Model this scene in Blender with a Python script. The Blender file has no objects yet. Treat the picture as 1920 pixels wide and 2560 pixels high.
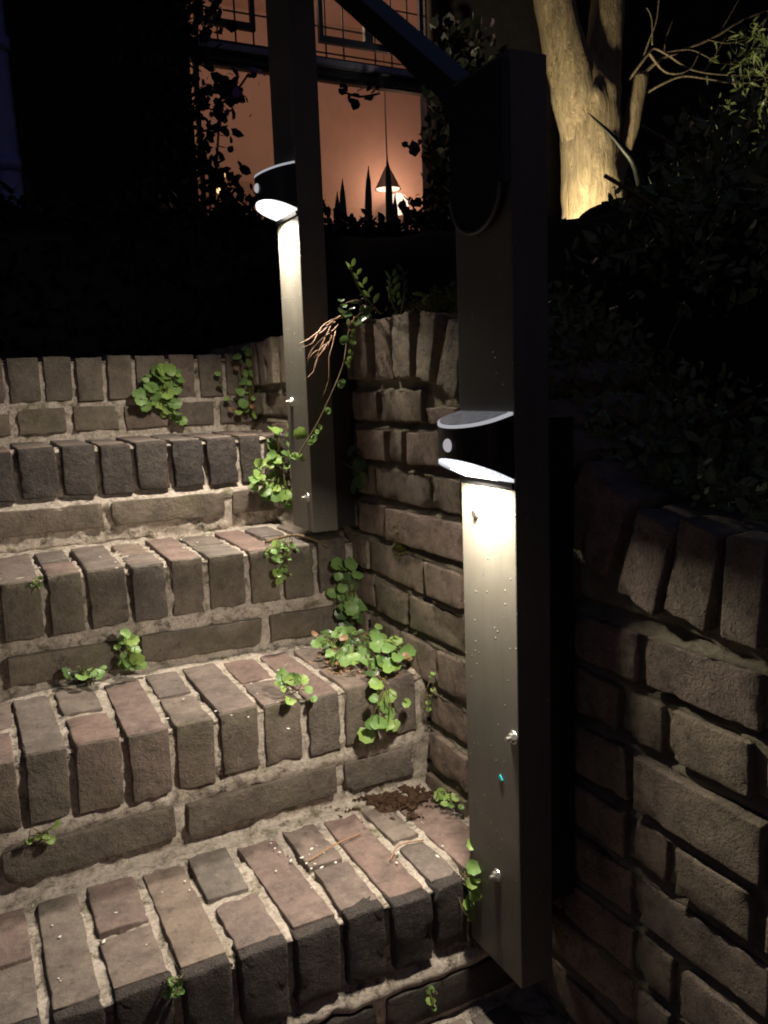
import bpy, bmesh, math, random
import numpy as np
from mathutils import Vector, Matrix, noise
rnd = random.Random(7)
S = bpy.context.scene
COL = S.collection

# ------------------------------------------------------------------ camera
def cam_axes(yaw, pitch, roll):
    cy, sy = math.cos(yaw), math.sin(yaw)
    fwd = Vector((-sy*math.cos(pitch), cy*math.cos(pitch), -math.sin(pitch)))
    r = Vector((cy, sy, 0)); d = fwd.cross(r)
    cr, sr = math.cos(roll), math.sin(roll)
    return cr*r + sr*d, -sr*r + cr*d, fwd
cr_, cd_, cf_ = cam_axes(math.radians(-26.5603), math.radians(8.6807), math.radians(2.1194))
cam = bpy.data.cameras.new('camera'); camo = bpy.data.objects.new('camera', cam); COL.objects.link(camo)
M4 = Matrix.Identity(4)
for i in range(3):
    M4[i][0] = cr_[i]; M4[i][1] = -cd_[i]; M4[i][2] = -cf_[i]
M4[0][3], M4[1][3], M4[2][3] = -0.0371, 0.0, 0.6589
camo.matrix_world = M4
cam.sensor_fit = 'VERTICAL'; cam.sensor_height = 24.0; cam.lens = 24.0*2082.2/2560
cam.clip_start = 0.02; cam.clip_end = 400
S.camera = camo

# ------------------------------------------------------------------ world / exposure
W = bpy.data.worlds.new('World'); S.world = W; W.use_nodes = True
nt = W.node_tree; nt.nodes.clear()
sky = nt.nodes.new('ShaderNodeTexSky'); sky.sky_type = 'NISHITA'; sky.sun_disc = False
sky.sun_elevation = math.radians(-0.6); sky.sun_rotation = math.radians(200)
tint = nt.nodes.new('ShaderNodeMix'); tint.data_type = 'RGBA'; tint.blend_type = 'MULTIPLY'; tint.inputs[0].default_value = 1.0
tint.inputs[7].default_value = (0.58, 0.64, 1.15, 1)
bg = nt.nodes.new('ShaderNodeBackground'); bg.inputs[1].default_value = 0.09
out = nt.nodes.new('ShaderNodeOutputWorld')
nt.links.new(sky.outputs[0], tint.inputs[6]); nt.links.new(tint.outputs[2], bg.inputs[0]); nt.links.new(bg.outputs[0], out.inputs[0])
S.view_settings.view_transform = 'Standard'; S.view_settings.look = 'None'
S.view_settings.exposure = 0.0; S.view_settings.gamma = 1.0; S.view_settings.use_curve_mapping = False
S.render.engine = 'CYCLES'
S.cycles.use_denoising = True
S.cycles.max_bounces = 6; S.cycles.diffuse_bounces = 3; S.cycles.glossy_bounces = 3; S.cycles.transparent_max_bounces = 8
S.cycles.sample_clamp_indirect = 2.0
S.cycles.use_light_tree = True
S.cycles.filter_width = 1.9

LED_NEAR = 5.1
LED_FAR = 5.8
TREE_SPOT = 88.0
ROOM_W = 27.0

# ------------------------------------------------------------------ materials
def newmat(name):
    m = bpy.data.materials.new(name); m.use_nodes = True
    nt = m.node_tree; nt.nodes.clear()
    o = nt.nodes.new('ShaderNodeOutputMaterial')
    return m, nt, o
def N(nt, t, **k):
    n = nt.nodes.new(t)
    for a, b in k.items(): setattr(n, a, b)
    return n
def L(nt, a, b): nt.links.new(a, b)
def princ(nt, o, col=(.5,.5,.5), rough=.6, spec=.5, metal=0):
    p = N(nt, 'ShaderNodeBsdfPrincipled')
    p.inputs['Base Color'].default_value = (*col, 1); p.inputs['Roughness'].default_value = rough
    p.inputs['Specular IOR Level'].default_value = spec; p.inputs['Metallic'].default_value = metal
    L(nt, p.outputs[0], o.inputs[0]); return p
def mixc(nt, fac, a, b, mode='MIX'):
    n = N(nt, 'ShaderNodeMix', data_type='RGBA', blend_type=mode)
    for s, v in ((n.inputs[0], fac), (n.inputs[6], a), (n.inputs[7], b)):
        if isinstance(v, (int, float)): s.default_value = v
        elif isinstance(v, tuple): s.default_value = (*v, 1)
        else: L(nt, v, s)
    return n.outputs[2]
def noi(nt, vec, scale, detail=4, rough=.6, dist=0):
    n = N(nt, 'ShaderNodeTexNoise'); n.inputs['Scale'].default_value = scale; n.inputs['Detail'].default_value = detail
    n.inputs['Roughness'].default_value = rough; n.inputs['Distortion'].default_value = dist
    if vec is not None: L(nt, vec, n.inputs['Vector'])
    return n.outputs[0]
def rng(nt, v, a, b, c=0., d=1.):
    n = N(nt, 'ShaderNodeMapRange'); n.inputs[1].default_value = a; n.inputs[2].default_value = b
    n.inputs[3].default_value = c; n.inputs[4].default_value = d; L(nt, v, n.inputs[0]); return n.outputs[0]
def ramp(nt, v, stops):
    n = N(nt, 'ShaderNodeValToRGB'); e = n.color_ramp.elements
    while len(e) < len(stops): e.new(.5)
    for i, (p, c) in enumerate(stops): e[i].position = p; e[i].color = (*c, 1)
    L(nt, v, n.inputs[0]); return n.outputs[0]
def bump(nt, p, h, strength, dist=.002, prev=None):
    b = N(nt, 'ShaderNodeBump'); b.inputs['Strength'].default_value = strength; b.inputs['Distance'].default_value = dist
    L(nt, h, b.inputs['Height'])
    if prev is not None: L(nt, prev, b.inputs['Normal'])
    if p is not None: L(nt, b.outputs[0], p.inputs['Normal'])
    return b.outputs[0]
def mth(nt, op, a, b=0.):
    n = N(nt, 'ShaderNodeMath', operation=op)
    for s, v in ((n.inputs[0], a), (n.inputs[1], b)):
        if isinstance(v, (int, float)): s.default_value = v
        else: L(nt, v, s)
    return n.outputs[0]
def geopos(nt): return N(nt, 'ShaderNodeNewGeometry').outputs['Position']

def brick_mat(name, stops, rough_amt, moss=.0, dark=1.0, white=.5):
    m, nt, o = newmat(name); p = princ(nt, o, rough=.78, spec=.3)
    pos = geopos(nt); oi = N(nt, 'ShaderNodeObjectInfo')
    base = ramp(nt, oi.outputs['Random'], stops)
    big = noi(nt, pos, 22, 4, .6); med = noi(nt, pos, 90, 5, .65); fine = noi(nt, pos, 420, 4, .7)
    c = mixc(nt, rng(nt, big, .35, .7), base, mixc(nt, 1.0, base, (.62,.60,.62), 'MULTIPLY'))
    c = mixc(nt, rng(nt, med, .5, .75, 0, .55), c, (.34*dark,.28*dark,.225*dark))
    c = mixc(nt, rng(nt, noi(nt, pos, 48, 6, .75), .52, .70, 0, .7), c, (.06,.052,.045))
    c = mixc(nt, rng(nt, noi(nt, pos, 700, 2, .6), .62, .75, 0, .5), c, (.5,.44,.38))
    # pale lime bloom and specks of mortar left on the faces
    c = mixc(nt, rng(nt, noi(nt, pos, 60, 8, .8, .4), .63, .73, 0, white), c, (.46,.42,.37))
    c = mixc(nt, rng(nt, fine, .35, .7, 0, .4), c, mixc(nt, 1.0, c, (.55,.52,.5), 'MULTIPLY'))
    c = mixc(nt, rng(nt, noi(nt, pos, 11, 7, .72, .3), .50, .70, 0, .55), c, (.085,.072,.058))       # old soot and damp stains
    mp = N(nt, 'ShaderNodeMapping'); mp.inputs['Scale'].default_value = (1, 1, .18); L(nt, pos, mp.inputs[0])
    c = mixc(nt, rng(nt, noi(nt, mp.outputs[0], 85, 6, .75), .60, .74, 0, white*.7), c, (.40,.36,.30))    # lime runs
    if moss: c = mixc(nt, rng(nt, noi(nt, pos, 14, 6, .7), .50, .68, 0, moss), c, (.10,.105,.045))
    L(nt, c, p.inputs['Base Color'])
    vo = N(nt, 'ShaderNodeTexVoronoi'); vo.inputs['Scale'].default_value = 260; L(nt, pos, vo.inputs['Vector'])
    pit = rng(nt, vo.outputs['Distance'], .0, .35)
    b = bump(nt, None, med, min(1,.55*rough_amt), .004*max(1,rough_amt))
    b = bump(nt, None, fine, min(1,.6*rough_amt), .0018*max(1,rough_amt*.8), b)
    b = bump(nt, None, pit, min(1,.35*rough_amt), .0012, b)
    bump(nt, p, rng(nt, noi(nt, pos, 55, 8, .8), .60, .66, 1, 0), min(1,.5*rough_amt), .0022, b)     # spalled flakes
    return m
M = {}
M['brick_tread'] = brick_mat('worn_red_brick', [(0,(.285,.19,.165)),(.3,(.25,.18,.162)),(.5,(.215,.185,.165)),(.7,(.295,.225,.185)),(.85,(.19,.165,.16)),(1,(.27,.20,.168))], .7, 0, 1, .55)
M['brick_riser'] = brick_mat('brown_brick', [(0,(.215,.170,.135)),(.35,(.18,.15,.125)),(.6,(.235,.195,.15)),(.8,(.16,.135,.125)),(1,(.245,.18,.15))], 1.3, .35, .8, .35)
M['brick_rough'] = brick_mat('rough_grazing_shade_brick', [(0,(.085,.072,.07)),(.4,(.11,.09,.085)),(.7,(.07,.06,.06)),(1,(.12,.1,.09))], 2.2, 0, .5, .25)  # rough brick; its dark tone puts the grazing-light shade into the colour
M['brick_wall'] = brick_mat('rough_wall_brick', [(0,(.48,.38,.30)),(.4,(.42,.35,.26)),(.7,(.50,.37,.31)),(1,(.40,.335,.27))], 2.4, .25, .85, .3)

m, nt, o = newmat('mortar'); p = princ(nt, o, rough=.9, spec=.2); pos = geopos(nt)
c = mixc(nt, rng(nt, noi(nt, pos, 18, 6, .7), .35, .7), (.72,.62,.545), (.50,.425,.36))
c = mixc(nt, rng(nt, noi(nt, pos, 160, 4, .7), .45, .7, 0, .6), c, (.17,.145,.12))
c = mixc(nt, rng(nt, noi(nt, pos, 26, 8, .75, .5), .52, .64, 0, .85), c, (.125,.115,.05))
c = mixc(nt, rng(nt, noi(nt, pos, 33, 8, .8), .54, .64, 0, .85), c, (.05,.04,.033))
L(nt, c, p.inputs['Base Color'])
b = bump(nt, None, noi(nt, pos, 120, 6, .75), 1.0, .005); bump(nt, p, noi(nt, pos, 500, 3, .7), .8, .0015, b)
M['mortar'] = m
m, nt, o = newmat('wall_mortar'); p = princ(nt, o, rough=.95, spec=.1); pos = geopos(nt)
c = mixc(nt, rng(nt, noi(nt, pos, 20, 6, .7), .35, .7), (.42,.37,.28), (.24,.21,.15))
c = mixc(nt, rng(nt, noi(nt, pos, 12, 6, .7), .5, .7, 0, .7), c, (.08,.09,.035))
L(nt, c, p.inputs['Base Color']); b = bump(nt, None, noi(nt, pos, 110, 6, .75), 1.0, .006); bump(nt, p, noi(nt, pos, 420, 3, .7), .8, .0015, b)
M['wall_mortar'] = m

m, nt, o = newmat('dark_painted_steel'); p = princ(nt, o, (.10,.092,.078), .36, .5); pos = geopos(nt)
cl = rng(nt, noi(nt, pos, 9, 5, .6), .3, .75)
c = mixc(nt, cl, (.150,.138,.115), (.112,.103,.086))
vo = N(nt, 'ShaderNodeTexVoronoi'); vo.inputs['Scale'].default_value = 85; L(nt, pos, vo.inputs['Vector'])
sel = mth(nt, 'GREATER_THAN', noi(nt, pos, 40, 2, .5), .50)
dot = mth(nt, 'MULTIPLY', rng(nt, vo.outputs['Distance'], .06, .15, 1, 0), sel)
c = mixc(nt, dot, c, (.26,.24,.20)); mp2 = N(nt,'ShaderNodeMapping'); mp2.inputs['Scale'].default_value = (1,1,.08); L(nt, pos, mp2.inputs[0])
c = mixc(nt, rng(nt, noi(nt, mp2.outputs[0], 70, 5, .65), .5, .75, 0, .45), c, (.09,.08,.06))      # run marks
c = mixc(nt, rng(nt, noi(nt, pos, 45, 7, .8), .60, .72, 0, .6), c, (.06,.055,.04))
L(nt, c, p.inputs['Base Color'])
L(nt, rng(nt, noi(nt, pos, 30, 6, .7), .3, .75, .40, .62), p.inputs['Roughness'])
b = bump(nt, None, dot, .6, .0012); bump(nt, p, noi(nt, pos, 300, 3, .6), .06, .001, b)
M['steel'] = m
def simple(name, col, rough=.6, spec=.4, metal=0, bs=0, bsc=100, bd=.001, var=0):
    m, nt, o = newmat(name); p = princ(nt, o, col, rough, spec, metal)
    pos = geopos(nt)
    if var:
        L(nt, mixc(nt, rng(nt, noi(nt, pos, bsc*.3, 5, .65), .3, .7), col, tuple(x*(1-var) for x in col)), p.inputs['Base Color'])
    if bs: bump(nt, p, noi(nt, pos, bsc, 4, .6), bs, bd)
    M[name] = m; return m
simple('black_plastic', (.012,.012,.013), .38, .45, 0, .1, 600, .0005)
simple('zinc_bolt', (.62,.60,.56), .32, .5, .9, .2, 500, .0005)
simple('black_steel', (.022,.021,.02), .34, .5, 0, .1, 300, .0006, .3)
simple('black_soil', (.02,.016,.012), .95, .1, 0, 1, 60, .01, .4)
simple('soil_crumb', (.105,.062,.04), .95, .1, 0, 1, 400, .002, .5)
simple('dark_paint', (.018,.019,.024), .5, .4, 0, .2, 60, .002, .4)
simple('frame_paint', (.03,.035,.055), .45, .5, 0, .2, 60, .002, .3)
simple('ledge_paint', (.30,.32,.46), .55, .5, 0, .2, 60, .002, .3)
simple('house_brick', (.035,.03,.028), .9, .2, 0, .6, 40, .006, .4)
simple('pipe_paint', (.20,.26,.62), .45, .5, 0, .1, 60, .001, .25)
simple('lead', (.05,.045,.042), .5, .5)
simple('room_wall', (.55,.38,.32), .9, .2, 0, .1, 30, .001, .1)
simple('curtain', (.48,.31,.22), .9, .2, 0, .3, 30, .01, .3)
simple('lampshade_metal', (.16,.09,.08), .5, .5)
simple('twig', (.24,.17,.10), .8, .2, 0, .5, 300, .001, .4)
simple('needle', (.46,.25,.14), .65, .4, 0, .3, 400, .0005, .3)
simple('stem_green', (.14,.12,.05), .6, .4)
simple('moss', (.11,.115,.022), .95, .1, 0, 1, 500, .002, .4)
simple('petal', (.22,.15,.36), .7, .2)
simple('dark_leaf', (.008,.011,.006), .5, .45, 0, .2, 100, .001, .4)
simple('shrub_leaf', (.22,.28,.11), .42, .5, 0, .2, 100, .001, .5)
simple('fence_wood', (.16,.13,.14), .85, .2, 0, .5, 60, .004, .4)
simple('boulder', (.02,.02,.02), .9, .2, 0, .6, 40, .01, .4)
simple('yellow_lit_leaf', (.30,.26,.05), .5, .4)
simple('cyan_fleck', (.02,.55,.62), .3, .6)
simple('hole', (.01,.008,.006), .8, .2)

def emit(name, col, st):
    m, nt, o = newmat(name); e = N(nt, 'ShaderNodeEmission'); e.inputs[0].default_value = (*col, 1); e.inputs[1].default_value = st
    L(nt, e.outputs[0], o.inputs[0]); M[name] = m; return m
emit('led_near', (1.0,.93,.80), 8.0); emit('led_far', (1.0,.93,.80), 14.0)
def lens_mat(name, cy, st, col):      # light-guiding lens: it glows strongest round its LEDs
    m, nt, o = newmat(name); e = N(nt, 'ShaderNodeEmission'); pos = geopos(nt)
    sp = N(nt, 'ShaderNodeSeparateXYZ'); L(nt, pos, sp.inputs[0])
    g = rng(nt, mth(nt, 'ABSOLUTE', mth(nt, 'SUBTRACT', sp.outputs[1], cy)), .026, .066, st, .16*st+.12)
    g = mth(nt, 'MULTIPLY', g, rng(nt, noi(nt, pos, 220, 3, .6), .3, .7, .6, 1.3))
    e.inputs[0].default_value = (*col, 1); L(nt, g, e.inputs[1]); L(nt, e.outputs[0], o.inputs[0]); M[name] = m
lens_mat('lens_near', .805, 1.5, (.90,.93,1.0)); lens_mat('lens_far', 1.432, 2.6, (1,.97,.93))
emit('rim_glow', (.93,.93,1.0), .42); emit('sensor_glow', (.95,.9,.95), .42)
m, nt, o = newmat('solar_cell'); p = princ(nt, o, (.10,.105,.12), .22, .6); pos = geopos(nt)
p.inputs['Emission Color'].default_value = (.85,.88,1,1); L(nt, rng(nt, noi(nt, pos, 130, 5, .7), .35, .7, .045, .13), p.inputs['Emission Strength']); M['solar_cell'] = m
emit('bulb', (1.0,.72,.50), 2.2); emit('candle', (1.0,.62,.25), 2.0)

def leaf_mat(name, a, b, tr=.25, rough=.42):
    m, nt, o = newmat(name); p = princ(nt, o, a, rough, .45); pos = geopos(nt)
    oi = N(nt, 'ShaderNodeObjectInfo')
    c = mixc(nt, oi.outputs['Random'], a, b)
    c = mixc(nt, rng(nt, noi(nt, pos, 160, 5, .65), .4, .75, 0, .5), c, mixc(nt, 1.0, c, (1.5,1.35,.9), 'MULTIPLY'))
    L(nt, c, p.inputs['Base Color'])
    bump(nt, p, noi(nt, pos, 260, 3, .6), .35, .001)
    t = N(nt, 'ShaderNodeBsdfTranslucent'); L(nt, c, t.inputs[0])
    x = N(nt, 'ShaderNodeMixShader'); x.inputs[0].default_value = tr
    L(nt, p.outputs[0], x.inputs[1]); L(nt, t.outputs[0], x.inputs[2]); L(nt, x.outputs[0], o.inputs[0])
    M[name] = m
leaf_mat('leaf', (.24,.40,.13), (.16,.29,.09)); leaf_mat('leaf_bright', (.32,.47,.13), (.23,.38,.10)); leaf_mat('leaf_brown', (.34,.20,.11), (.26,.15,.09), .1)
leaf_mat('ivy_leaf', (.10,.17,.06), (.07,.12,.05), .15, .3); leaf_mat('iris_leaf', (.045,.06,.028), (.03,.045,.02), .1, .4)

# ------------------------------------------------------------------ helpers
def mesh_obj(name, me, mat=None, parent=None):
    o = bpy.data.objects.new(name, me); COL.objects.link(o)
    if mat is not None and not me.materials: me.materials.append(mat)
    if parent is not None: o.parent = parent
    return o
def empty(name, loc, label, cat, group=None):
    o = bpy.data.objects.new(name, None); COL.objects.link(o); o.location = loc; o.empty_display_size = .05
    return tag(o, label, cat, group)
def tag(o, label=None, cat=None, group=None, kind=None):
    if label: o['label'] = label
    if cat: o['category'] = cat
    if group: o['group'] = group
    if kind: o['kind'] = kind
    return o
def from_bm(name, bm, mat, parent=None, smooth=False):
    me = bpy.data.meshes.new(name); bm.normal_update(); bm.to_mesh(me); bm.free()
    if smooth:
        for p in me.polygons: p.use_smooth = True
    return mesh_obj(name, me, mat, parent)
def pydata(name, v, f, mat, parent=None, smooth=False):
    me = bpy.data.meshes.new(name); me.from_pydata([tuple(a) for a in v], [], f); me.update()
    if smooth:
        for p in me.polygons: p.use_smooth = True
    return mesh_obj(name, me, mat, parent)
def add_box(bm, a, b, bev=0):
    r = bmesh.ops.create_cube(bm, size=1)['verts']
    for v in r: v.co = Vector((a[i] + (v.co[i]+.5)*(b[i]-a[i]) for i in range(3)))
    if bev: bmesh.ops.bevel(bm, geom=list({e for v in r for e in v.link_edges}), offset=bev, segments=2, affect='EDGES', profile=.6)
def box(name, a, b, mat, parent=None, bev=0):
    bm = bmesh.new(); add_box(bm, a, b, bev); return from_bm(name, bm, mat, parent)
def tube(name, pts, rads, mat, parent=None, seg=8, bm=None, wob=0):
    own = bm is None
    if own: bm = bmesh.new()
    pts = [Vector(p) for p in pts]
    if isinstance(rads, (int, float)): rads = [rads]*len(pts)
    rings = []; up = Vector((.3,.2,1)).normalized()
    for i, p in enumerate(pts):
        t = (pts[min(i+1, len(pts)-1)] - pts[max(i-1, 0)]).normalized()
        a = t.cross(up)
        if a.length < .05: a = t.cross(Vector((1,0,0)))
        a.normalize(); b_ = t.cross(a)
        rings.append([bm.verts.new(p + (a*math.cos(2*math.pi*k/seg) + b_*math.sin(2*math.pi*k/seg))*rads[i]*(1+wob*noise.noise(p*9+Vector((k,k*.7,0))))) for k in range(seg)])
    for i in range(len(rings)-1):
        for k in range(seg):
            bm.faces.new((rings[i][k], rings[i][(k+1) % seg], rings[i+1][(k+1) % seg], rings[i+1][k]))
    bm.faces.new(rings[0][::-1]); bm.faces.new(rings[-1])
    if own: return from_bm(name, bm, mat, parent, True)
def smoothpath(pts, n=4):
    P = [Vector(p) for p in pts]; out = []
    for i in range(len(P)-1):
        p0, p1, p2, p3 = P[max(i-1,0)], P[i], P[i+1], P[min(i+2,len(P)-1)]
        for k in range(n):
            t = k/n
            out.append(.5*((2*p1)+(p2-p0)*t+(2*p0-5*p1+4*p2-p3)*t*t+(3*p1-p0-3*p2+p3)*t**3))
    out.append(P[-1]); return out

# ------------------------------------------------------------------ bricks
def brick_mesh(name, dx, dy, dz, seed, r=.005, amp=.0012, chip=.004, mat=None):
    h = (dx/2, dy/2, dz/2); off = Vector((seed*7.31, seed*3.17, seed*1.7))
    rr = r*rnd.uniform(.7, 1.5)
    def coords(hh):
        inner = hh-rr; n = max(1, min(16, int(2*inner/.011)))
        return [-hh, -hh+rr*.45] + [-inner+2*inner*i/n for i in range(n+1)] + [hh-rr*.45, hh]
    C = [coords(x) for x in h]; bm = bmesh.new()
    for ax in range(3):
        u, v = (ax+1) % 3, (ax+2) % 3
        for sgn in (-1, 1):
            g = []
            for a in C[u]:
                row = []
                for b in C[v]:
                    co = [0,0,0]; co[ax] = sgn*h[ax]; co[u] = a; co[v] = b; row.append(bm.verts.new(co))
                g.append(row)
            for i in range(len(g)-1):
                for j in range(len(g[0])-1):
                    q = (g[i][j], g[i+1][j], g[i+1][j+1], g[i][j+1]); bm.faces.new(q if sgn > 0 else q[::-1])
    bmesh.ops.remove_doubles(bm, verts=bm.verts, dist=1e-6)
    for v in bm.verts:
        p = v.co.copy(); inn = Vector((max(-(h[i]-rr), min(h[i]-rr, p[i])) for i in range(3)))
        d = p-inn
        q = inn + (d.normalized()*rr if d.length > 1e-9 else d)
        edge = sum(1 for i in range(3) if abs(p[i]) > h[i]-rr*1.01)
        nv = noise.noise_vector(q*28+off)*amp*1.6 + noise.noise_vector(q*95+off)*amp*.8
        q2 = q + nv
        if edge >= 2:
            c = max(0, noise.noise(q*55+off*1.3)*.8+noise.noise(q*140+off)*.5-.02)
            q2 -= Vector((math.copysign(1, p[i]) if abs(p[i]) > h[i]-rr*1.01 else 0 for i in range(3)))*c*chip*(1.3 if edge == 3 else .9)
        v.co = q2
    me = bpy.data.meshes.new(name); bm.normal_update(); bm.to_mesh(me); bm.free()
    for p_ in me.polygons: p_.use_smooth = True
    me.materials.append(mat); return me
_cache = {}
def brick(parent, c, size, mat, rough=False, rot=(0,0,0), nvar=6, jit=.015):
    """one brick of its own, mesh data shared between alike bricks"""
    key = (tuple(round(s/.012) for s in size), mat, rough)
    if key not in _cache:
        base = tuple(max(.018, k*.012) for k in key[0])
        _cache[key] = (base, [brick_mesh('brick', *base, len(_cache)*10+i, (.0030 if mat == 'brick_wall' else .0034) if rough else .0020, (.0008 if mat == 'brick_wall' else .0015) if rough else .0005, .0060 if rough else .0052, M[mat]) for i in range(nvar)])
    base, ms = _cache[key]
    o = bpy.data.objects.new('brick', rnd.choice(ms)); COL.objects.link(o); o.parent = parent
    o.location = c; o.scale = tuple(size[i]/base[i] for i in range(3))
    o.rotation_euler = tuple(rot[i]+rnd.gauss(0, jit) for i in range(3))
    return o

# steps: fitted to the place
Y = [0.625, 0.883, 1.151, 1.412, 1.690, 1.965]     # riser faces
Z = [-.187, 0.0, 0.189, 0.374, 0.563, 0.743]       # tread heights
joints = {
 1: [-.165,-.092,-.019,.044,.119,.186,.256,.325,.389,.455,.510,.588],
 2: [-.148,-.080,-.013,.050,.121,.187,.252,.320,.389,.452,.522,.588],
 3: [-.080,-.014,.055,.117,.187,.253,.317,.392,.456,.523,.590],
 4: [-.088,-.020,.046,.122,.192,.260,.331,.402,.473,.528,.590],
 5: [-.075,-.010,.057,.129,.195,.261,.324,.400,.468,.534,.585,.640],
 0: [-.14,-.07,0,.07,.14,.21,.28,.35,.42,.49,.56]}
for k in joints:
    while joints[k][0] > -.45: joints[k].insert(0, joints[k][0]-rnd.uniform(.064,.072))
stretch = {1: [-.35,-.11,.13,.37,.588], 2: [-.30,-.055,.19,.445,.583], 3: [-.26,-.018,.19,.42,.590], 4: [-.28,-.04,.20,.442,.590],
           5: [-.26,-.155,-.045,.064,.178,.290,.405,.51,.64], 0: [-.4,-.16,.08,.32,.56]}
steps = empty('brick_steps', (0.1, .62, -.37), 'flight of worn brick garden steps with soldier-brick edges and pale mossy mortar', 'steps')
def inv(o, p): return (p[0]-o.location[0], p[1]-o.location[1], p[2]-o.location[2])
G = .0105
for k in range(0, 6):
    y0, z1 = Y[k], Z[k]; J = joints[k]
    rough = k in (1, 4)
    for i in range(len(J)-1):
        a, b = J[i]+G/2, J[i+1]-G/2; w = b-a
        if w < .02: continue
        xc = (a+b)/2; hgt = .096+rnd.uniform(-.003,.003); dz = rnd.uniform(-.0006,.0034); dyy = rnd.uniform(-.0050,.0004)
        if rough: dyy += rnd.uniform(-.004,.001)
        top = z1+dz; full = (i - (len(J))) % 2 == 0
        if k == 1: full = (i - J.index(.044)) % 2 == 1
        if k == 2: full = (i - J.index(.121)) % 2 == 0
        rt = (rnd.gauss(0,.008), rnd.gauss(0,.016), rnd.gauss(0,.012))
        if rough:     # rough-faced heads: a rough front piece, coloured dark for grazing light, and a worn top piece behind
            L1 = .235 if full else .112
            brick(steps, inv(steps, (xc, y0+dyy+.018, top-.0015-hgt/2)), (w+.001, .036, hgt), 'brick_rough', True, rt, jit=0)
            ys = y0+dyy+.011
            brick(steps, inv(steps, (xc, ys+L1/2, top-.018)), (w-.002, L1-.014, .036), 'brick_tread', False, rt, jit=0)
            if not full: brick(steps, inv(steps, (xc+rnd.gauss(0,.002), y0+.112+.012+.056, top-.02+rnd.gauss(0,.001))), (w-.002, .110, .04), 'brick_tread')
        else:
            L1 = .235 if full else .112
            L1 += rnd.uniform(-.004,.004)
            mt = 'brick_riser'
            brick(steps, inv(steps, (xc, y0+dyy+.02, top-.0012-hgt/2)), (w, .040, hgt), mt, False, rt, jit=0)
            brick(steps, inv(steps, (xc, y0+dyy+.0022+L1/2, top-.018)), (w-.0005, L1-.003, .036), 'brick_tread', False, rt, jit=0)
            if not full and k < 5: brick(steps, inv(steps, (xc+rnd.gauss(0,.002), y0+L1+.012+.056, top-.02+rnd.gauss(0,.001))), (w-.002, .110, .04), 'brick_tread')
    st = stretch[k]; zt, zb = (z1-.122, z1-.171) if k != 5 else (z1-.108, z1-.162)
    if k == 1: zt, zb = -.126, -.176
    if k == 4: zt, zb = .453, .405
    for i in range(len(st)-1):
        a, b = st[i]+.008, st[i+1]-.008
        yo = -.012 if k in (1, 4) else rnd.uniform(-.0045,-.001)
        if k == 3: yo = -.004
        brick(steps, inv(steps, ((a+b)/2, y0+yo+.05, (zt+zb)/2)), (b-a, .10, zt-zb), 'brick_rough' if k == 1 else 'brick_riser', False)
# mortar skin: one displaced sheet over all risers and treads
xs = [-.46+.0065*i for i in range(int(1.075/.0065))]
prof = []
for k in range(0, 6):
    zs = (Z[k-1] if k else -.40); n = int((Z[k]-zs)/.0065)
    for i in range(n): prof.append((Y[k], zs+(Z[k]-zs)*i/n, 0, k, (Z[k]-zs)*(1-i/n)))
    ye = Y[k+1] if k < 5 else Y[k]+.26
    n = int((ye-Y[k])/.0065)
    for i in range(n): prof.append((Y[k]+(ye-Y[k])*i/n, Z[k], 1, k, (ye-Y[k])*(i/n)))
prof.append((Y[5]+.26, Z[5], 1, 5, .26))
vv = []; nx = len(xs)
for (py, pz, tr, k, d) in prof:
    for x in xs:
        q = Vector((x, py, pz)); a = noise.noise(q*13)*.0035 + noise.noise(q*45+Vector((5,1,2)))*.0032 + noise.noise(q*120)*.0014
        rec = -.0048 + a
        if noise.noise(q*9+Vector((3,3,3))) > .12: rec -= .007*min(1,(noise.noise(q*9+Vector((3,3,3)))-.12)*6)*max(0,.5+noise.noise(q*60))
        if tr:
            if d > .225: rec += .005 + .004*noise.noise(q*30)
            if d < .02: rec -= .006*(1-d/.02)
        else:
            dd = d
            if .098 < dd < .122: rec += .004
            if dd < .02: rec -= .006*(1-dd/.02)
            if k in (1,4) and dd > .104: rec += .011*min(1, (dd-.104)/.01)
            if k in (1,4) and dd < .104: rec -= .005
        rec = min(rec, .0016 if not (k in (1, 4) and not tr) else .012)
        if tr: vv.append((x, py+.004, pz+rec))
        else: vv.append((x, py-rec, pz-.002 if d < .004 else pz))
ff = [(i*nx+j, i*nx+j+1, (i+1)*nx+j+1, (i+1)*nx+j) for i in range(len(prof)-1) for j in range(nx-1)]
mo = pydata('mortar', [inv(steps, v) for v in vv], ff, M['mortar'], steps, True)
tag(mo, 'pale crumbling mortar between the step bricks')
# fill behind the left end of the steps
box('step_core', inv(steps, (-.455,.66,-.40)), inv(steps, (-.43,2.2,-.21)), M['mortar'], steps)

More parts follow.
